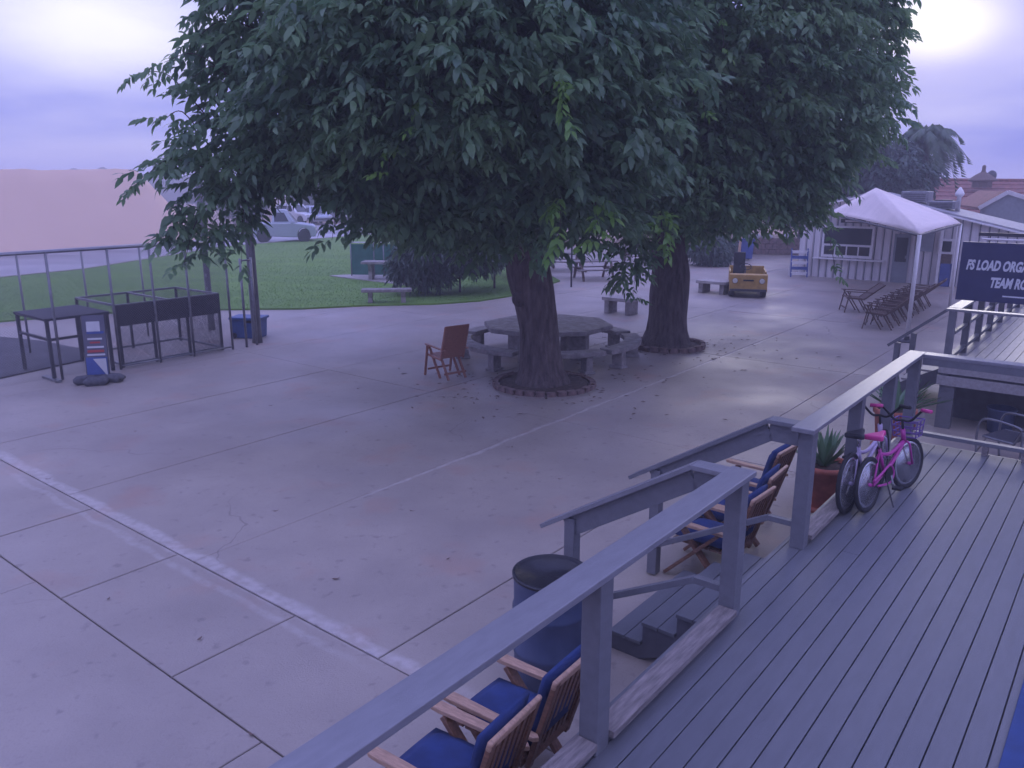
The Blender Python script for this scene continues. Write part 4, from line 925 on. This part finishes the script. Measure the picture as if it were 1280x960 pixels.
dr = MB().box(((a+b)/2, WF-.06, z1/2), (b-a, .05, z1)).build('door', 'greywall', wb); MB().box(((a+b)/2, WF-.09, z1*.68), (b-a-.16, .02, z1*.5)).build('door_pane', 'glass', dr); MB().box((b-.1, WF-.1, 1.0), (.05, .05, .12)).build('handle', 'galv', dr)
a, b, z0, z1 = wrect(1151, 289, 1172, 313)
MB().box(((a+b)/2, SW-.5, (z0+z1)/2), (b-a, .04, z1-z0)).build('roller_shade', 'greywall', wb)
a, b, z0, z1 = wrect(1177, 301, 1191, 314)
w2 = MB().box(((a+b)/2, WF-.07, (z0+z1)/2), (b-a+.18, .06, z1-z0+.18)).build('window', 'whitetrim', wb); MB().box(((a+b)/2, WF-.105, (z0+z1)/2), (b-a, .02, z1-z0)).build('pane', 'glass', w2)
for px in (1174, 1193):
    a, _ = wxy(px, 340); MB().box((a, SW-.35, 1.15), (.09, .09, 2.3)).build('porch_post', 'whitetrim', wb)
a, b, z0, z1 = wrect(1177, 316, 1191, 335); MB().box(((a+b)/2, WF-.08, (z0+z1)/2), (b-a, .03, z1-z0)).build('counter_panel', 'teak_dark', wb)
a, b, z0, z1 = wrect(1177, 337, 1190, 352); MB().box(((a+b)/2, SW-.2, .42), (b-a, .3, .84)).build('blue_panel', 'bannerblue', wb)
def on_roof(px, s_):     # where a sight column meets the roof at row s_
    d = ray(px, 240); k = s_/d.dot(U); t_ = (d*k).dot(V); return W(t_, s_, ztop(t_)-.02)
def roofbox(label, px, s_, wz, wx=1.0):
    r = thing('roof_unit', label, 'air conditioner', on_roof(px, s_), group='units on the white roof')
    MB().box((0, 0, wz/2), (wx, .9, wz)).build('casing', 'galv', r, bevel=.03); MB().lathe([(.32, wz), (.34, wz+.04), (.05, wz+.05)], 20).build('fan_grille', 'darkmetal', r)
    for i in range(4): MB().box((0, -.46, wz*.2+wz*.18*i), (wx*.8, .02, .03)).build('louvre', 'darkmetal', r)
    return r
roofbox('larger grey air unit on the white roof beside the palm', 1147, 35.6, .42, 1.0); roofbox('smaller grey air unit right of the larger roof unit', 1181, 35.4, .30)
v_ = thing('roof_vent', 'white onion shaped vent on the white roof', 'vent', on_roof(1200, 35.8)); MB().lathe([(.08, 0), (.08, .55), (.15, .60), (.17, .68), (.11, .80), (.03, .92), (0, .93)], 16).build('cowl', 'whitetrim', v_, True)
# canopy
cn = thing('shade_canopy', 'white pyramid fabric canopy on white poles before the building', 'canopy', (0, 0, 0), 0)
Nc, Rc, Lc, Bc, Pk = W(-4.47, 21.3, 2.62), W(-4.75, 27.9, 2.62), W(-10.6, 33.95, 2.62), W(-6.4, 33.95, 2.7), W(-7.9, 30.2, 3.64)
def sail(a, b, c, n=10, sag=.03):
    vs = []; idx = {}; fs = []
    for i in range(n+1):
        for j in range(n+1-i):
            u_, v2 = i/n, j/n; p = a*(1-u_-v2)+b*u_+c*v2; bary = (1-u_-v2)*u_*v2*27
            edge = 4*u_*(1-u_-v2)*(1-v2)**2; p = p-Vector((0, 0, sag*bary*.8 - .03*edge*(v2 < .5)))
            idx[i, j] = len(vs); vs.append(p)
    for i in range(n):
        for j in range(n-i):
            fs.append((idx[i, j], idx[i+1, j], idx[i, j+1]))
            if i+j < n-1: fs.append((idx[i+1, j], idx[i+1, j+1], idx[i, j+1]))
    return vs, fs
for a, b in ((Nc, Rc), (Lc, Nc), (Rc, Bc), (Bc, Lc)):
    o = MB().add(*sail(a, b, Pk)).build('fabric_panel', 'canopy', cn, True)
    so_ = o.modifiers.new('thick', 'SOLIDIFY'); so_.thickness = .006
    MB().tube([a-Vector((0, 0, .03)), b-Vector((0, 0, .03))], .03, 8).build('edge_bar', 'darkmetal', cn)
for c in (Nc, Rc): MB().tube([(c.x, c.y, 0), c-Vector((0, 0, .02))], .05, 12).build('pole', 'whitetrim', cn, True)
MB().lathe([(.2, 0), (.2, .02), (.07, .05), (.055, .14)], 16, (Nc.x, Nc.y, 0)).build('base_plate', 'darkmetal', cn)
# slatted blue and white rack by the wall
rk = thing('slatted_rack', 'blue and white slatted rack standing left of the white wall', 'rack', G(998, 346), rz=R(-12))
for x in (-.32, .32): MB().bar((x, -.1, 0), (x, .25, 1.15), .05, .05).build('upright', 'bannerblue', rk); MB().bar((x, .5, 0), (x, .22, 1.1), .04, .04).build('rear_leg', 'whitetrim', rk)
for i, m_ in enumerate(('whitetrim', 'bannerblue', 'whitetrim', 'bannerblue', 'whitetrim')): MB().bar((-.32, -.10+.35*(.12+.19*i), 1.15*(.12+.19*i)), (.32, -.10+.35*(.12+.19*i), 1.15*(.12+.19*i)), .04, .12).build('slat', m_, rk)

# ================================================================== RED ROOFED BUILDING
rr = thing('red_roof_building', 'long building with a red tiled roof behind the white one', 'building', (0, 0, 0), 0)
def rpt(px, py, d): return AT(px, py, d)
ridgeA, ridgeB = rpt(1140, 225.5, 60), rpt(1420, 228, 52); eA, eB = rpt(1136, 266, 54), rpt(1420, 272, 46)
kk = 14; nrow = 8
for i in range(nrow):
    f0, f1 = i/nrow, (i+1)/nrow
    a0, a1, b0, b1 = ridgeA.lerp(eA, f0), ridgeA.lerp(eA, f1), ridgeB.lerp(eB, f0), ridgeB.lerp(eB, f1); up = Vector((0, 0, .05))
    MB().add([a0, b0, b1+up, a1+up, a0-up, b0-up, b1, a1], [(0, 1, 2, 3), (3, 2, 6, 7), (4, 5, 6, 7), (0, 4, 7, 3), (1, 5, 6, 2)]).build('tile_course', 'redtile', rr)
MB().tube([ridgeA+Vector((0, 0, .05)), ridgeB+Vector((0, 0, .05))], .12, 8).build('ridge_cap', 'redtile', rr)
bkA, bkB = ridgeA+(ridgeA-eA)*.9, ridgeB+(ridgeB-eB)*.9; bkA.z, bkB.z = eA.z, eB.z
MB().add([ridgeA, ridgeB, bkB, bkA], [(0, 1, 2, 3)]).build('rear_roof', 'redtile', rr)
low = Vector((0, 0, 1)); f_ = lambda p: Vector((p.x, p.y, -.05))
MB().add([eA, eB, f_(eB), f_(eA), bkA, bkB, f_(bkB), f_(bkA)], [(0, 1, 2, 3), (4, 5, 6, 7), (0, 3, 7, 4), (1, 2, 6, 5)]).build('wall', 'greywall', rr)
ga, gb_, gt = rpt(1226, 258, 44), rpt(1318, 258, 41), rpt(1260, 239.5, 43)
gw = MB().add([f_(ga), f_(gb_), gb_, gt, ga], [(0, 1, 2, 3, 4)]).build('gable_wall', 'greywall', rr)
bkv = Vector((3, 8, 0))
for e in (ga, gb_): 
    ee = e+(e-gt)*.08
    MB().add([ee, gt, gt+bkv, ee+bkv, ee-Vector((0, 0, .14)), gt-Vector((0, 0, .14)), gt+bkv-Vector((0, 0, .14)), ee+bkv-Vector((0, 0, .14))], [(0, 1, 2, 3), (4, 5, 6, 7), (0, 1, 5, 4), (0, 3, 7, 4), (1, 2, 6, 5), (2, 3, 7, 6)]).build('gable_roof', 'redtile', rr)
    MB().bar(ee+Vector((-.05, -.1, -.03)), gt+Vector((-.05, -.1, -.03)), .06, .2).build('bargeboard', 'whitetrim', rr)
cpb = rpt(1227, 232.5, 55)
cu_ = MB().lathe([(.62, 0), (.62, .35), (.9, .42), (.92, .5), (.5, .8), (.16, 1.0), (.12, 1.1), (.12, 1.38), (.05, 1.45), (0, 1.46)], 8, cpb-Vector((0, 0, .1))).build('cupola', 'teak_dark', rr)
sp_ = rpt(1241, 219.5, 55); MB().lathe([(.02, 0), (.22, .03), (.34, .12), (.33, .13), (.2, .05), (0, .03)], 18, tuple(sp_), 'y').build('satellite_dish', 'darkmetal', rr, True); MB().tube([sp_, sp_+Vector((-.3, .3, -.8))], .03, 6).build('dish_mast', 'darkmetal', rr)
# ================================================================== TREES
def spray_template(seed, nl=10, L=.44, leaf=.135, wid=.070, droop=.6):
    r = np.random.default_rng(seed); vs = []; fs = []
    for i in range(nl):
        f = (i+.6)/nl
        # stem curves outwards (+x) and down
        p = np.array([L*f*(1-.25*f), .03*math.sin(i*2.1), -droop*L*.55*f*f])
        side = 1 if i % 2 else -1
        d = np.array([.55*(.4+f), side*r.uniform(.45, 1.0)*(1-.5*f), -r.uniform(.05, .85)]); d /= np.linalg.norm(d)
        l = leaf*r.uniform(.75, 1.2); w = wid*r.uniform(.8, 1.2)
        s = np.cross(d, [0, 0, 1.0]); s /= np.linalg.norm(s)+1e-9; s = s*math.cos(.5*side)+np.cross(d, s)*math.sin(r.uniform(-.7, .7)); s /= np.linalg.norm(s)
        nrm = np.cross(s, d); o = len(vs)
        for g, ww, dn in ((0, .12, 0), (.3, .95, -.02), (.65, .75, -.10), (1, .02, -.26)):
            c = p+d*l*g+np.array([0, 0, dn*l]); vs += [c-s*w*.5*ww+nrm*w*.12*ww, c+s*w*.5*ww+nrm*w*.12*ww]
        for g in range(3): q = o+g*2; fs.append((q, q+1, q+3, q+2))
    return np.array(vs), np.array(fs)
TEMPL = [spray_template(i) for i in range(6)]
def crown_points(blobs, dens, r, shell=.55):
    P, Az = [], []
    for (c, rad, mul) in blobs:
        n = int(dens*mul*rad**2)
        d = r.normal(size=(n, 3)); d /= np.linalg.norm(d, axis=1)[:, None]
        rr_ = rad*(shell+(1-shell)*r.random(n)**.6)*(1+.10*np.sin(d[:, 0]*7+c[0])*np.cos(d[:, 2]*6+c[1]))
        P.append(np.array(c)[None]+d*rr_[:, None]*np.array([1, 1, .85])); Az.append(np.arctan2(d[:, 1], d[:, 0]))
    return np.concatenate(P), np.concatenate(Az)
def instance_sprays(P, Az, r, templ=TEMPL, smin=.65, smax=1.4, jit=1.0):
    V_, F_ = [], []; off = 0
    for k, (tv, tf) in enumerate(templ):
        sel = np.arange(len(P)) % len(templ) == k
        p, a = P[sel], Az[sel]+r.normal(0, jit, sel.sum()); n = len(p)
        if n == 0: continue
        s = r.uniform(smin, smax, n); pit = r.uniform(-.35, .45, n); rol = r.normal(0, .3, n)
        ca, sa, cp_, sp2, cr, sr = np.cos(a), np.sin(a), np.cos(pit), np.sin(pit), np.cos(rol), np.sin(rol)
        Rm = np.zeros((n, 3, 3))
        Rm[:, 0, 0] = ca*cp_; Rm[:, 0, 1] = -sa*cr+ca*sp2*sr; Rm[:, 0, 2] = sa*sr+ca*sp2*cr
        Rm[:, 1, 0] = sa*cp_; Rm[:, 1, 1] = ca*cr+sa*sp2*sr; Rm[:, 1, 2] = -ca*sr+sa*sp2*cr
        Rm[:, 2, 0] = -sp2; Rm[:, 2, 1] = cp_*sr; Rm[:, 2, 2] = cp_*cr
        v = np.einsum('nij,vj->nvi', Rm, tv)*s[:, None, None]+p[:, None, :]
        V_.append(v.reshape(-1, 3)); F_.append((tf[None]+(np.arange(n)*len(tv))[:, None, None]+off).reshape(-1, 4)); off += n*len(tv)
    return np.concatenate(V_), np.concatenate(F_)
def limb(b, pts, r0, r1, n=9, wob=.0):
    c = smooth_curve(pts, 5); k = len(c); b.tube(c, [r0+(r1-r0)*(i/(k-1)) for i in range(k)], n)
def gnarl(o, amp=.05, seed=0):
    me = o.data
    for v in me.vertices:
        x, y, z = v.co; a = math.atan2(y, x)
        f = 1+amp*(math.sin(a*5+z*2.3+seed)+.6*math.sin(a*9-z*3.1)+.5*math.sin(z*7+a*2))
        v.co.x *= f; v.co.y *= f
def big_tree(name, label, base, trunk_pts, radii, blobs, dens, leaf, seed, limbs_to, extra=None):
    r = np.random.default_rng(seed); root = thing(name, label, 'tree', base, 0)
    b = MB(); c = smooth_curve(trunk_pts, 8); k = len(c); cr = []
    for i in range(k):
        f = i/(k-1)*(len(radii)-1); j = min(int(f), len(radii)-2); cr.append(radii[j]+(radii[j+1]-radii[j])*(f-j))
    b.tube(c, cr, 28); tr = b.build('trunk', 'bark', root, True); gnarl(tr, .035, seed)
    top = Vector(trunk_pts[-1])
    for cc, rad, m in limbs_to:
        e = Vector(cc)-Vector(base); mid = top.lerp(e, .5)+Vector((random.uniform(-.3, .3), random.uniform(-.3, .3), .35))
        bb = MB(); limb(bb, [top-Vector((0, 0, .5)), top+(mid-top)*.35+Vector((0, 0, .2)), mid, e], .17, .03)
        for j in range(3):
            q_ = mid.lerp(e, .2+.3*j); d = Vector((random.uniform(-1, 1), random.uniform(-1, 1), random.uniform(-.2, .7)))*rad*.6; limb(bb, [q_, q_+d*.5+Vector((0, 0, .1)), q_+d], .045, .008, 6)
        bb.build('limb', 'bark', root, True)
    P, Az = crown_points(blobs, dens, r)
    Vv, Ff = instance_sprays(P-np.array(base)[None], Az, r)
    cr_ = raw_mesh('crown', Vv, Ff, leaf, root, smooth=True); tag(cr_, kind='stuff')
    return root
def B(px, py, d, rad, m=1.0): return (tuple(AT(px, py, d)), rad, m)
def twig(root, tip, inner, leaf, seed, n=4, s=1.0, sag=.25):
    # one hanging leafy shoot: a thin stem with sprays, a part of its own
    r = np.random.default_rng(seed); base = Vector(root.location); a, b = Vector(inner)-base, Vector(tip)-base; mid = a.lerp(b, .55)+Vector((0, 0, sag))
    c = smooth_curve([a, mid, b], 6); stem = MB().tube(c, [.012-.009*i/(len(c)-1) for i in range(len(c))], 5).build('twig', 'bark', root, True)
    idx = np.linspace(len(c)*.35, len(c)-1, n).astype(int); P = np.array([tuple(c[i]) for i in idx]); az = math.atan2((b-a).y, (b-a).x)
    Vv, Ff = instance_sprays(P, np.full(n, az), r, TEMPL[:max(1, min(6, n))], .85*s, 1.15*s, .5)
    raw_mesh('leaves', Vv, Ff, leaf, stem, smooth=True)

blobs1 = [B(355, 70, 12.4, 1.15, .5), B(300, 175, 11.8, .85, .6), B(258, 205, 11.6, .5, .55), B(262, 262, 11.6, .45), B(250, 300, 11.6, .35, .8), B(300, 205, 12, .6), B(310, 120, 12, .65, .4), B(320, 15, 12.2, .7, .5),
          B(405, 10, 12.5, 1.65, .7), B(420, 135, 12, 1.35), B(500, 80, 11.2, 1.9), B(510, 205, 12, 1.2), B(395, 190, 12.3, .8), B(600, 50, 10.6, 1.8), B(640, 190, 12, 1.5), B(560, 235, 12.5, .95),
          B(560, -80, 12, 2.3), B(700, 110, 11.6, 1.8), B(690, -20, 12, 2.0), B(730, 215, 12.2, 1.1), B(720, 275, 12, .42), B(430, -80, 13, 2), B(645, 275, 12.6, .6), B(585, 280, 13.5, .6), B(530, 275, 13.5, .5),
          B(430, 120, 16.5, 2.0, .9), B(560, 140, 17.5, 2.5, .9), B(690, 110, 18, 2.4, .9), B(500, 235, 16, 1.2, .9), B(610, 235, 17, 1.3, .9), B(560, 0, 17, 2.6, .6)]
base1 = C1
t1 = big_tree('shade_tree', 'leafy shade tree left of centre, rooted in the nearer brick ring', tuple(base1),
   [(-.03, 0, -.05), (-.05, 0, .35), (-.10, .03, 1.1), (-.22, .05, 1.75), (-.33, .08, 2.3), (-.40, .1, 2.8)], [.62, .42, .36, .40, .42, .32], blobs1, 235, 'leaf', 3,
   [blobs1[i] for i in (2, 8, 9, 10, 13, 14, 17, 19, 23, 24, 25)])
MB().lathe([(.15, 0), (.14, .07), (.10, .10), (.06, .085), (0, .06)], 14, (0, 0, 0), 'y').build('knot', 'bark', t1, True).location = (-.48, -.30, 1.72)
blobs2 = [B(800, 110, 16, 2.0), B(900, 50, 16, 2.3), B(975, 115, 17, 2.1), B(1035, 55, 18, 1.4), B(1040, 150, 18, 1.1), B(945, 215, 17, 1.4), B(870, 225, 16, 1.3), B(1000, 215, 17, .85), B(800, 235, 15.5, .95),
          B(1038, 190, 17.6, .6, .8), B(820, -10, 16, 2.2), B(950, -50, 17, 2.4), B(1062, -5, 18, 1.0), B(1085, 100, 18, .65, .9), B(790, 305, 15.5, .38), B(788, 340, 15.4, .27), B(1010, 268, 16.8, .34, .8),
          B(850, 120, 21, 2.5, .8), B(965, 120, 21, 2.4, .8), B(890, 230, 20, 1.5, .8), B(830, 265, 19.5, .8)]
t2 = big_tree('shade_tree', 'leafy shade tree right of centre, rooted in the farther brick ring', tuple(C2),
   [(-.02, 0, -.05), (-.02, 0, .4), (-.02, .02, 1.1), (.0, .05, 1.7), (-.05, .08, 2.3), (-.05, .1, 3.0)], [.66, .48, .44, .45, .40, .32], blobs2, 235, 'leaf_b', 5,
   [blobs2[i] for i in (0, 1, 2, 3, 4, 5, 6, 17, 18)])
# leafy shoots one can pick out: against the sky at the left, and pale young growth at the crowns' hem
for i, (tip, inn, m_, n_, s_) in enumerate([((172, 92, 11.4), (262, 150, 11.8), 'leaf', 5, .8), ((205, 78, 11.3), (300, 110, 11.8), 'leaf', 5, 1.0), ((240, 98, 11.3), (310, 120, 11.8), 'leaf', 4, 1.0), ((172, 232, 11.2), (262, 212, 11.6), 'leaf', 6, 1.0),
        ((205, 150, 11.3), (260, 180, 11.7), 'leaf', 3, .9), ((230, 330, 11.2), (270, 262, 11.6), 'leaf', 4, 1.0), ((302, 330, 11.3), (310, 240, 11.8), 'leaf', 5, 1.0), ((415, 300, 11.5), (440, 215, 12), 'leaf', 6, 1.05), ((440, 275, 11.5), (450, 210, 12), 'leaf', 4, 1.0),
        ((235, 60, 11.6), (330, 40, 12), 'leaf', 5, 1.0), ((260, 20, 11.8), (340, 10, 12.2), 'leaf', 5, 1.0), ((690, 320, 11), (690, 220, 11.8), 'leaf_b', 6, 1.0), ((700, 296, 10.4), (700, 250, 10.8), 'leaf_young', 5, .95), ((748, 302, 10.6), (740, 255, 11), 'leaf_young', 5, .95),
        ((455, 288, 11.6), (470, 220, 12), 'leaf', 3, 1), ((485, 216, 9.9), (500, 190, 10.2), 'leaf_young', 3, .8), ((525, 160, 9.6), (545, 130, 10), 'leaf_young', 2, .8), ((702, 140, 9.2), (690, 110, 9.5), 'leaf_young', 4, .8), ((680, 118, 9.5), (660, 90, 9.9), 'leaf_b', 3, .9), ((580, 120, 9.3), (560, 90, 9.7), 'leaf_b', 3, .8),
        ((760, 60, 9.8), (740, 40, 10.2), 'leaf_b', 3, .9), ((620, 260, 11), (600, 210, 11.4), 'leaf_b', 3, .9)]):
    twig(t1, AT(*tip), AT(*inn), m_, 100+i, n_, s_)
for i, (tip, inn, m_, n_, s_) in enumerate([((828, 305, 13.8), (822, 268, 14.2), 'leaf_young', 6, 1.15), ((792, 372, 15.2), (795, 300, 15.5), 'leaf_b', 5, 1.0), ((775, 350, 15.2), (790, 290, 15.5), 'leaf_b', 4, 1.0), ((1045, 345, 16.4), (1022, 270, 16.8), 'leaf_b', 5, .9),
        ((1120, 130, 17.8), (1080, 110, 18), 'leaf_b', 4, 1.1), ((1112, 60, 17.8), (1070, 50, 18), 'leaf_b', 4, 1.1), ((1118, 170, 17.8), (1070, 160, 18), 'leaf_b', 4, 1.1), ((1098, 205, 17.6), (1060, 185, 17.8), 'leaf_b', 4, 1.0), ((1062, 236, 17.4), (1030, 205, 17.6), 'leaf_b', 4, 1.0),
        ((1115, 20, 17.8), (1070, 10, 18), 'leaf_b', 4, 1.1), ((880, 140, 13.8), (870, 110, 14.2), 'leaf_young', 2, .9), ((1000, 110, 15), (990, 80, 15.4), 'leaf_young', 2, .9), ((905, 60, 13.8), (895, 30, 14.2), 'leaf_young', 2, .8), ((960, 105, 14.9), (950, 80, 15.2), 'leaf_young', 2, .8)]):
    twig(t2, AT(*tip), AT(*inn), m_, 200+i, n_, s_)

# trees and shrubs of the background
FT = [spray_template(20+i, 8, .6, .27, .11, .9) for i in range(3)]
ST = [spray_template(30+i, 9, .4, .15, .06, .9) for i in range(3)]
def far_tree(name, label, base, h, rad, seed, dens=110, leaf='leaf_far', trunk=.18, cat='tree', group=None, lobes=9, sq=.8):
    r = np.random.default_rng(seed); root = thing(name, label, cat, base, 0, group); bl = []
    for i in range(lobes):
        d = r.normal(size=3); d /= np.linalg.norm(d); d[2] *= sq; f = rad*.55
        bl.append(((d[0]*f, d[1]*f, h-rad*sq+d[2]*f), rad*r.uniform(.42, .62), 1))
    bl.append(((0, 0, h-rad*sq), rad*.7, .8))
    b = MB(); limb(b, [(0, 0, -.1), (.05*trunk, 0, (h-rad)*.5 if h > rad*1.2 else h*.3), (0, 0, h-rad*.7)], trunk, trunk*.4)
    for c, rd_, m in bl[:5]: limb(b, [(0, 0, max(.1, h-rad*1.2)), tuple(Vector(c)*.6+Vector((0, 0, h*.3))), c], trunk*.45, .02, 6)
    b.build('trunk', 'bark', root, True)
    P, Az = crown_points(bl, dens, r, .35); Vv, Ff = instance_sprays(P, Az, r, ST if cat == 'shrub' else FT, .8, 1.3)
    tag(raw_mesh('crown', Vv, Ff, leaf, root, smooth=True), kind='stuff'); return root
def GB(x, y): p = G(x, y); return (p.x, p.y, 0)
for i, (x, y, h, rd_, lab) in enumerate([(535, 372, 2.4, 1.2, 'dark leafy shrub right of the concrete bench on the lawn'), (575, 371, 3.1, 1.35, 'taller dark shrub between the lawn bench and the nearer trunk'), (618, 366, 2.9, 1.25, 'rounded dark shrub just left of the nearer trunk'), (655, 352, 3.0, 1.3, 'dark shrub hidden partly behind the nearer trunk')]):
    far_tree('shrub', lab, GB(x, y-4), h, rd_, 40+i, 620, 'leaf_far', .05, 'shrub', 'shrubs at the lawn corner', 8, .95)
for i, (x, y, h, rd_, lab) in enumerate([(590, 312, 5.6, 3.0, 'dark tree behind the shrubs left of the nearer trunk'), (515, 285, 5.2, 3.0, 'distant tree above the green screen fence'), (700, 300, 5.8, 3.2, 'dark tree in the shade behind the picnic tables'), (790, 305, 5.5, 3.0, 'distant tree seen between the two trunks'),
        (880, 318, 5.0, 2.6, 'distant tree right of the farther trunk'), (1000, 300, 5.4, 2.8, 'distant tree beyond the slatted rack'), (935, 296, 5.8, 3.0, 'distant tree straight above the yellow cart')]):
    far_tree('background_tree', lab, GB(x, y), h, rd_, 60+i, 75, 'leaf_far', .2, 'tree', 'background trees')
p_ = AT(1095, 228, 42); far_tree('background_tree', 'dense dark tree behind the white building beside the palm', (p_.x, p_.y, 0), 6.4, 2.5, 81, 90, 'leaf_far', .2, 'tree', 'background trees')
p_ = AT(1128, 228, 46); far_tree('background_tree', 'bushy tree partly hidden by the palm', (p_.x, p_.y, 0), 6.0, 1.9, 82, 90, 'leaf_far', .2, 'tree', 'background trees')
p_ = AT(1045, 228, 44); far_tree('background_tree', 'distant tree rising behind the canopy peak', (p_.x, p_.y, 0), 5.6, 2.6, 83, 80, 'leaf_far', .2, 'tree', 'background trees')
for i, (x, y, h, rd_) in enumerate([(300, 280, 4, 2.4), (258, 262, 3.4, 2.6), (450, 276, 4.2, 2.6), (395, 268, 4.5, 3)]):
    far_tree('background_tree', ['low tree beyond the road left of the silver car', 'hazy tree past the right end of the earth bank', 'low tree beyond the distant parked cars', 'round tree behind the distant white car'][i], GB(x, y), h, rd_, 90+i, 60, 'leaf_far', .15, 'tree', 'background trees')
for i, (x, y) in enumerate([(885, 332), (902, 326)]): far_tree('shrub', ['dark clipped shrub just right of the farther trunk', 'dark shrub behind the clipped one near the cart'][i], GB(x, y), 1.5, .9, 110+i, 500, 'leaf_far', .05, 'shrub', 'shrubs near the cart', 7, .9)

# palm
pb = AT(1152, 228, 42); ph = CAMH+(228-172)/1000*42
pm = thing('palm_tree', 'shaggy palm tree rising behind the white building', 'palm', (pb.x, pb.y, 0), 0)
MB().tube(smooth_curve([(0, 0, 0), (.05, 0, ph*.5), (0, 0, ph)]), .17, 12).build('trunk', 'bark', pm, True)
r_ = random.Random(5)
for i in range(64):
    a = r_.uniform(0, 6.28); el = r_.uniform(-.6, 1.2); L = r_.uniform(1.9, 2.7); d = Vector((math.cos(a), math.sin(a), 0)); c = []
    for j in range(8):
        f = j/7; c.append(Vector((0, 0, ph-.1)) + d*(L*f*math.cos(el)*(1-.25*f*f)) + Vector((0, 0, L*f*math.sin(el) - 2.1*f*f*(1.0 if el > .2 else .7))))
    vs = []; fs = []; sd_ = Vector((-d.y, d.x, 0))
    for j in range(7):
        for k2 in range(3):
            q_ = c[j].lerp(c[j+1], k2/3); w = .55*math.sin(math.pi*min(1, (j+k2/3)/7*.85+.12))
            for sg_ in (-1, 1):
                o = len(vs); tip = q_+sd_*sg_*w*.7+d*.25-Vector((0, 0, w*.75)); al = (c[j+1]-c[j]).normalized()*.06
                vs += [q_-al, q_+al, tip]; fs.append((o, o+1, o+2))
    for j in range(7): o = len(vs); vs += [c[j]-sd_*.02, c[j]+sd_*.02, c[j+1]]; fs.append((o, o+1, o+2))
    MB().add(vs, fs).build('frond', 'palm', pm, fix=False)

# picnic tables in the shade behind the trees
def picnic(label, c, rz):
    r = thing('picnic_table', label, 'picnic table', c, rz, 'wooden picnic tables in the shade')
    for i in range(5): MB().box((0, -.32+.16*i, .74), (1.8, .145, .04)).build('plank', 'weathered', r)
    for y in (-.72, .72): MB().box((0, y, .44), (1.8, .26, .04)).build('bench_plank', 'weathered', r)
    for x in (-.62, .62):
        for sy in (-1, 1): MB().bar((x, sy*.7, 0), (x, sy*.28, .72), .04, .09, up=(1, 0, 0)).build('leg', 'teak_dark', r)
        MB().box((x+.04, 0, .42), (.04, 1.65, .09)).build('cross_beam', 'teak_dark', r)
    return r
picnic('wooden picnic table in the shade right of the nearer trunk', GB(742, 349), R(12)); picnic('wooden picnic table farther back behind the first one', GB(705, 338), R(-15)); picnic('wooden picnic table between the two trunks in the distance', GB(800, 330), R(5))
sgp = thing('lamp_post', 'thin post standing on the plaza right of the nearer trunk', 'post', GB(714, 359), 0); MB().tube([(0, 0, 0), (0, 0, 2.4)], .035, 8).build('shaft', 'darkmetal', sgp, True); MB().box((0, 0, 2.45), (.16, .16, .1)).build('cap', 'darkmetal', sgp)
bb_ = thing('blue_bin', 'tall blue bin standing beyond the yellow cart', 'bin', GB(931, 325), 0)
MB().prism([(-.28, .08), (.28, .08), (.34, 1.0), (-.34, 1.0)], -.3, .3).build('bin_body', 'bannerblue', bb_, bevel=.03); MB().box((0, 0, 1.04), (.74, .7, .08)).build('lid', 'tote', bb_, bevel=.02)
for x in (-.25, .25): MB().lathe([(.1, -.03), (.1, .03)], 14, (x, .25, .1), 'x').build('wheel', 'black', bb_)
pl = thing('planter_wall', 'low brick wall with pale bags beyond the yellow cart', 'wall', GB(955, 318), R(-8))
for k in range(3):
    for i in range(9): MB().box((-1.55+.39*i+(.19 if k % 2 else 0), 0, .15+.29*k), (.375, .35, .275)).build('block', 'brick', pl, bevel=.01)
for x in (-.6, .1, 1.2): cushion_mesh(MB(), (x, 0, .98), (.62, .35, .26), None, .03, 5).build('pale_bag', 'bannerwhite', pl, True)
# utility leg posts and the thin pale post by the cart
for i, (x, y, h) in enumerate([(921, 345, 1.75), (897, 327, 1.5)]):
    q_ = thing('timber_post', ['pale leaning timber post right behind the cart seat', 'short dark timber post left of the cart'][i], 'post', GB(x, y), 0)
    MB().tube([(0, 0, 0), (.03, 0, h*.5), (.06, 0, h)], [.07, .06, .05], 8).build('shaft', 'teak_edge' if i == 0 else 'bark', q_, True); MB().lathe([(.1, 0), (.1, .05), (.06, .08)], 10).build('collar', 'darkmetal', q_)

# ================================================================== AIR: thin haze added to lift the dark tones, as lens veil does
hz = MB().box((0, 440, 5.2), (1400, 1000, 13.2)).build('haze', 'dirt'); tag(hz, 'thin even haze added over the whole place as lens veil', 'haze', kind='stuff')
hm = bpy.data.materials.new('veil_haze'); hm.use_nodes = True; hm.node_tree.nodes.clear()
pv = hm.node_tree.nodes.new('ShaderNodeVolumePrincipled'); pv.inputs['Density'].default_value = .0034; pv.inputs['Color'].default_value = (.92, .92, .96, 1); pv.inputs['Anisotropy'].default_value = 0
ho = hm.node_tree.nodes.new('ShaderNodeOutputMaterial'); hm.node_tree.links.new(pv.outputs[0], ho.inputs['Volume'])
hz.data.materials.clear(); hz.data.materials.append(hm)
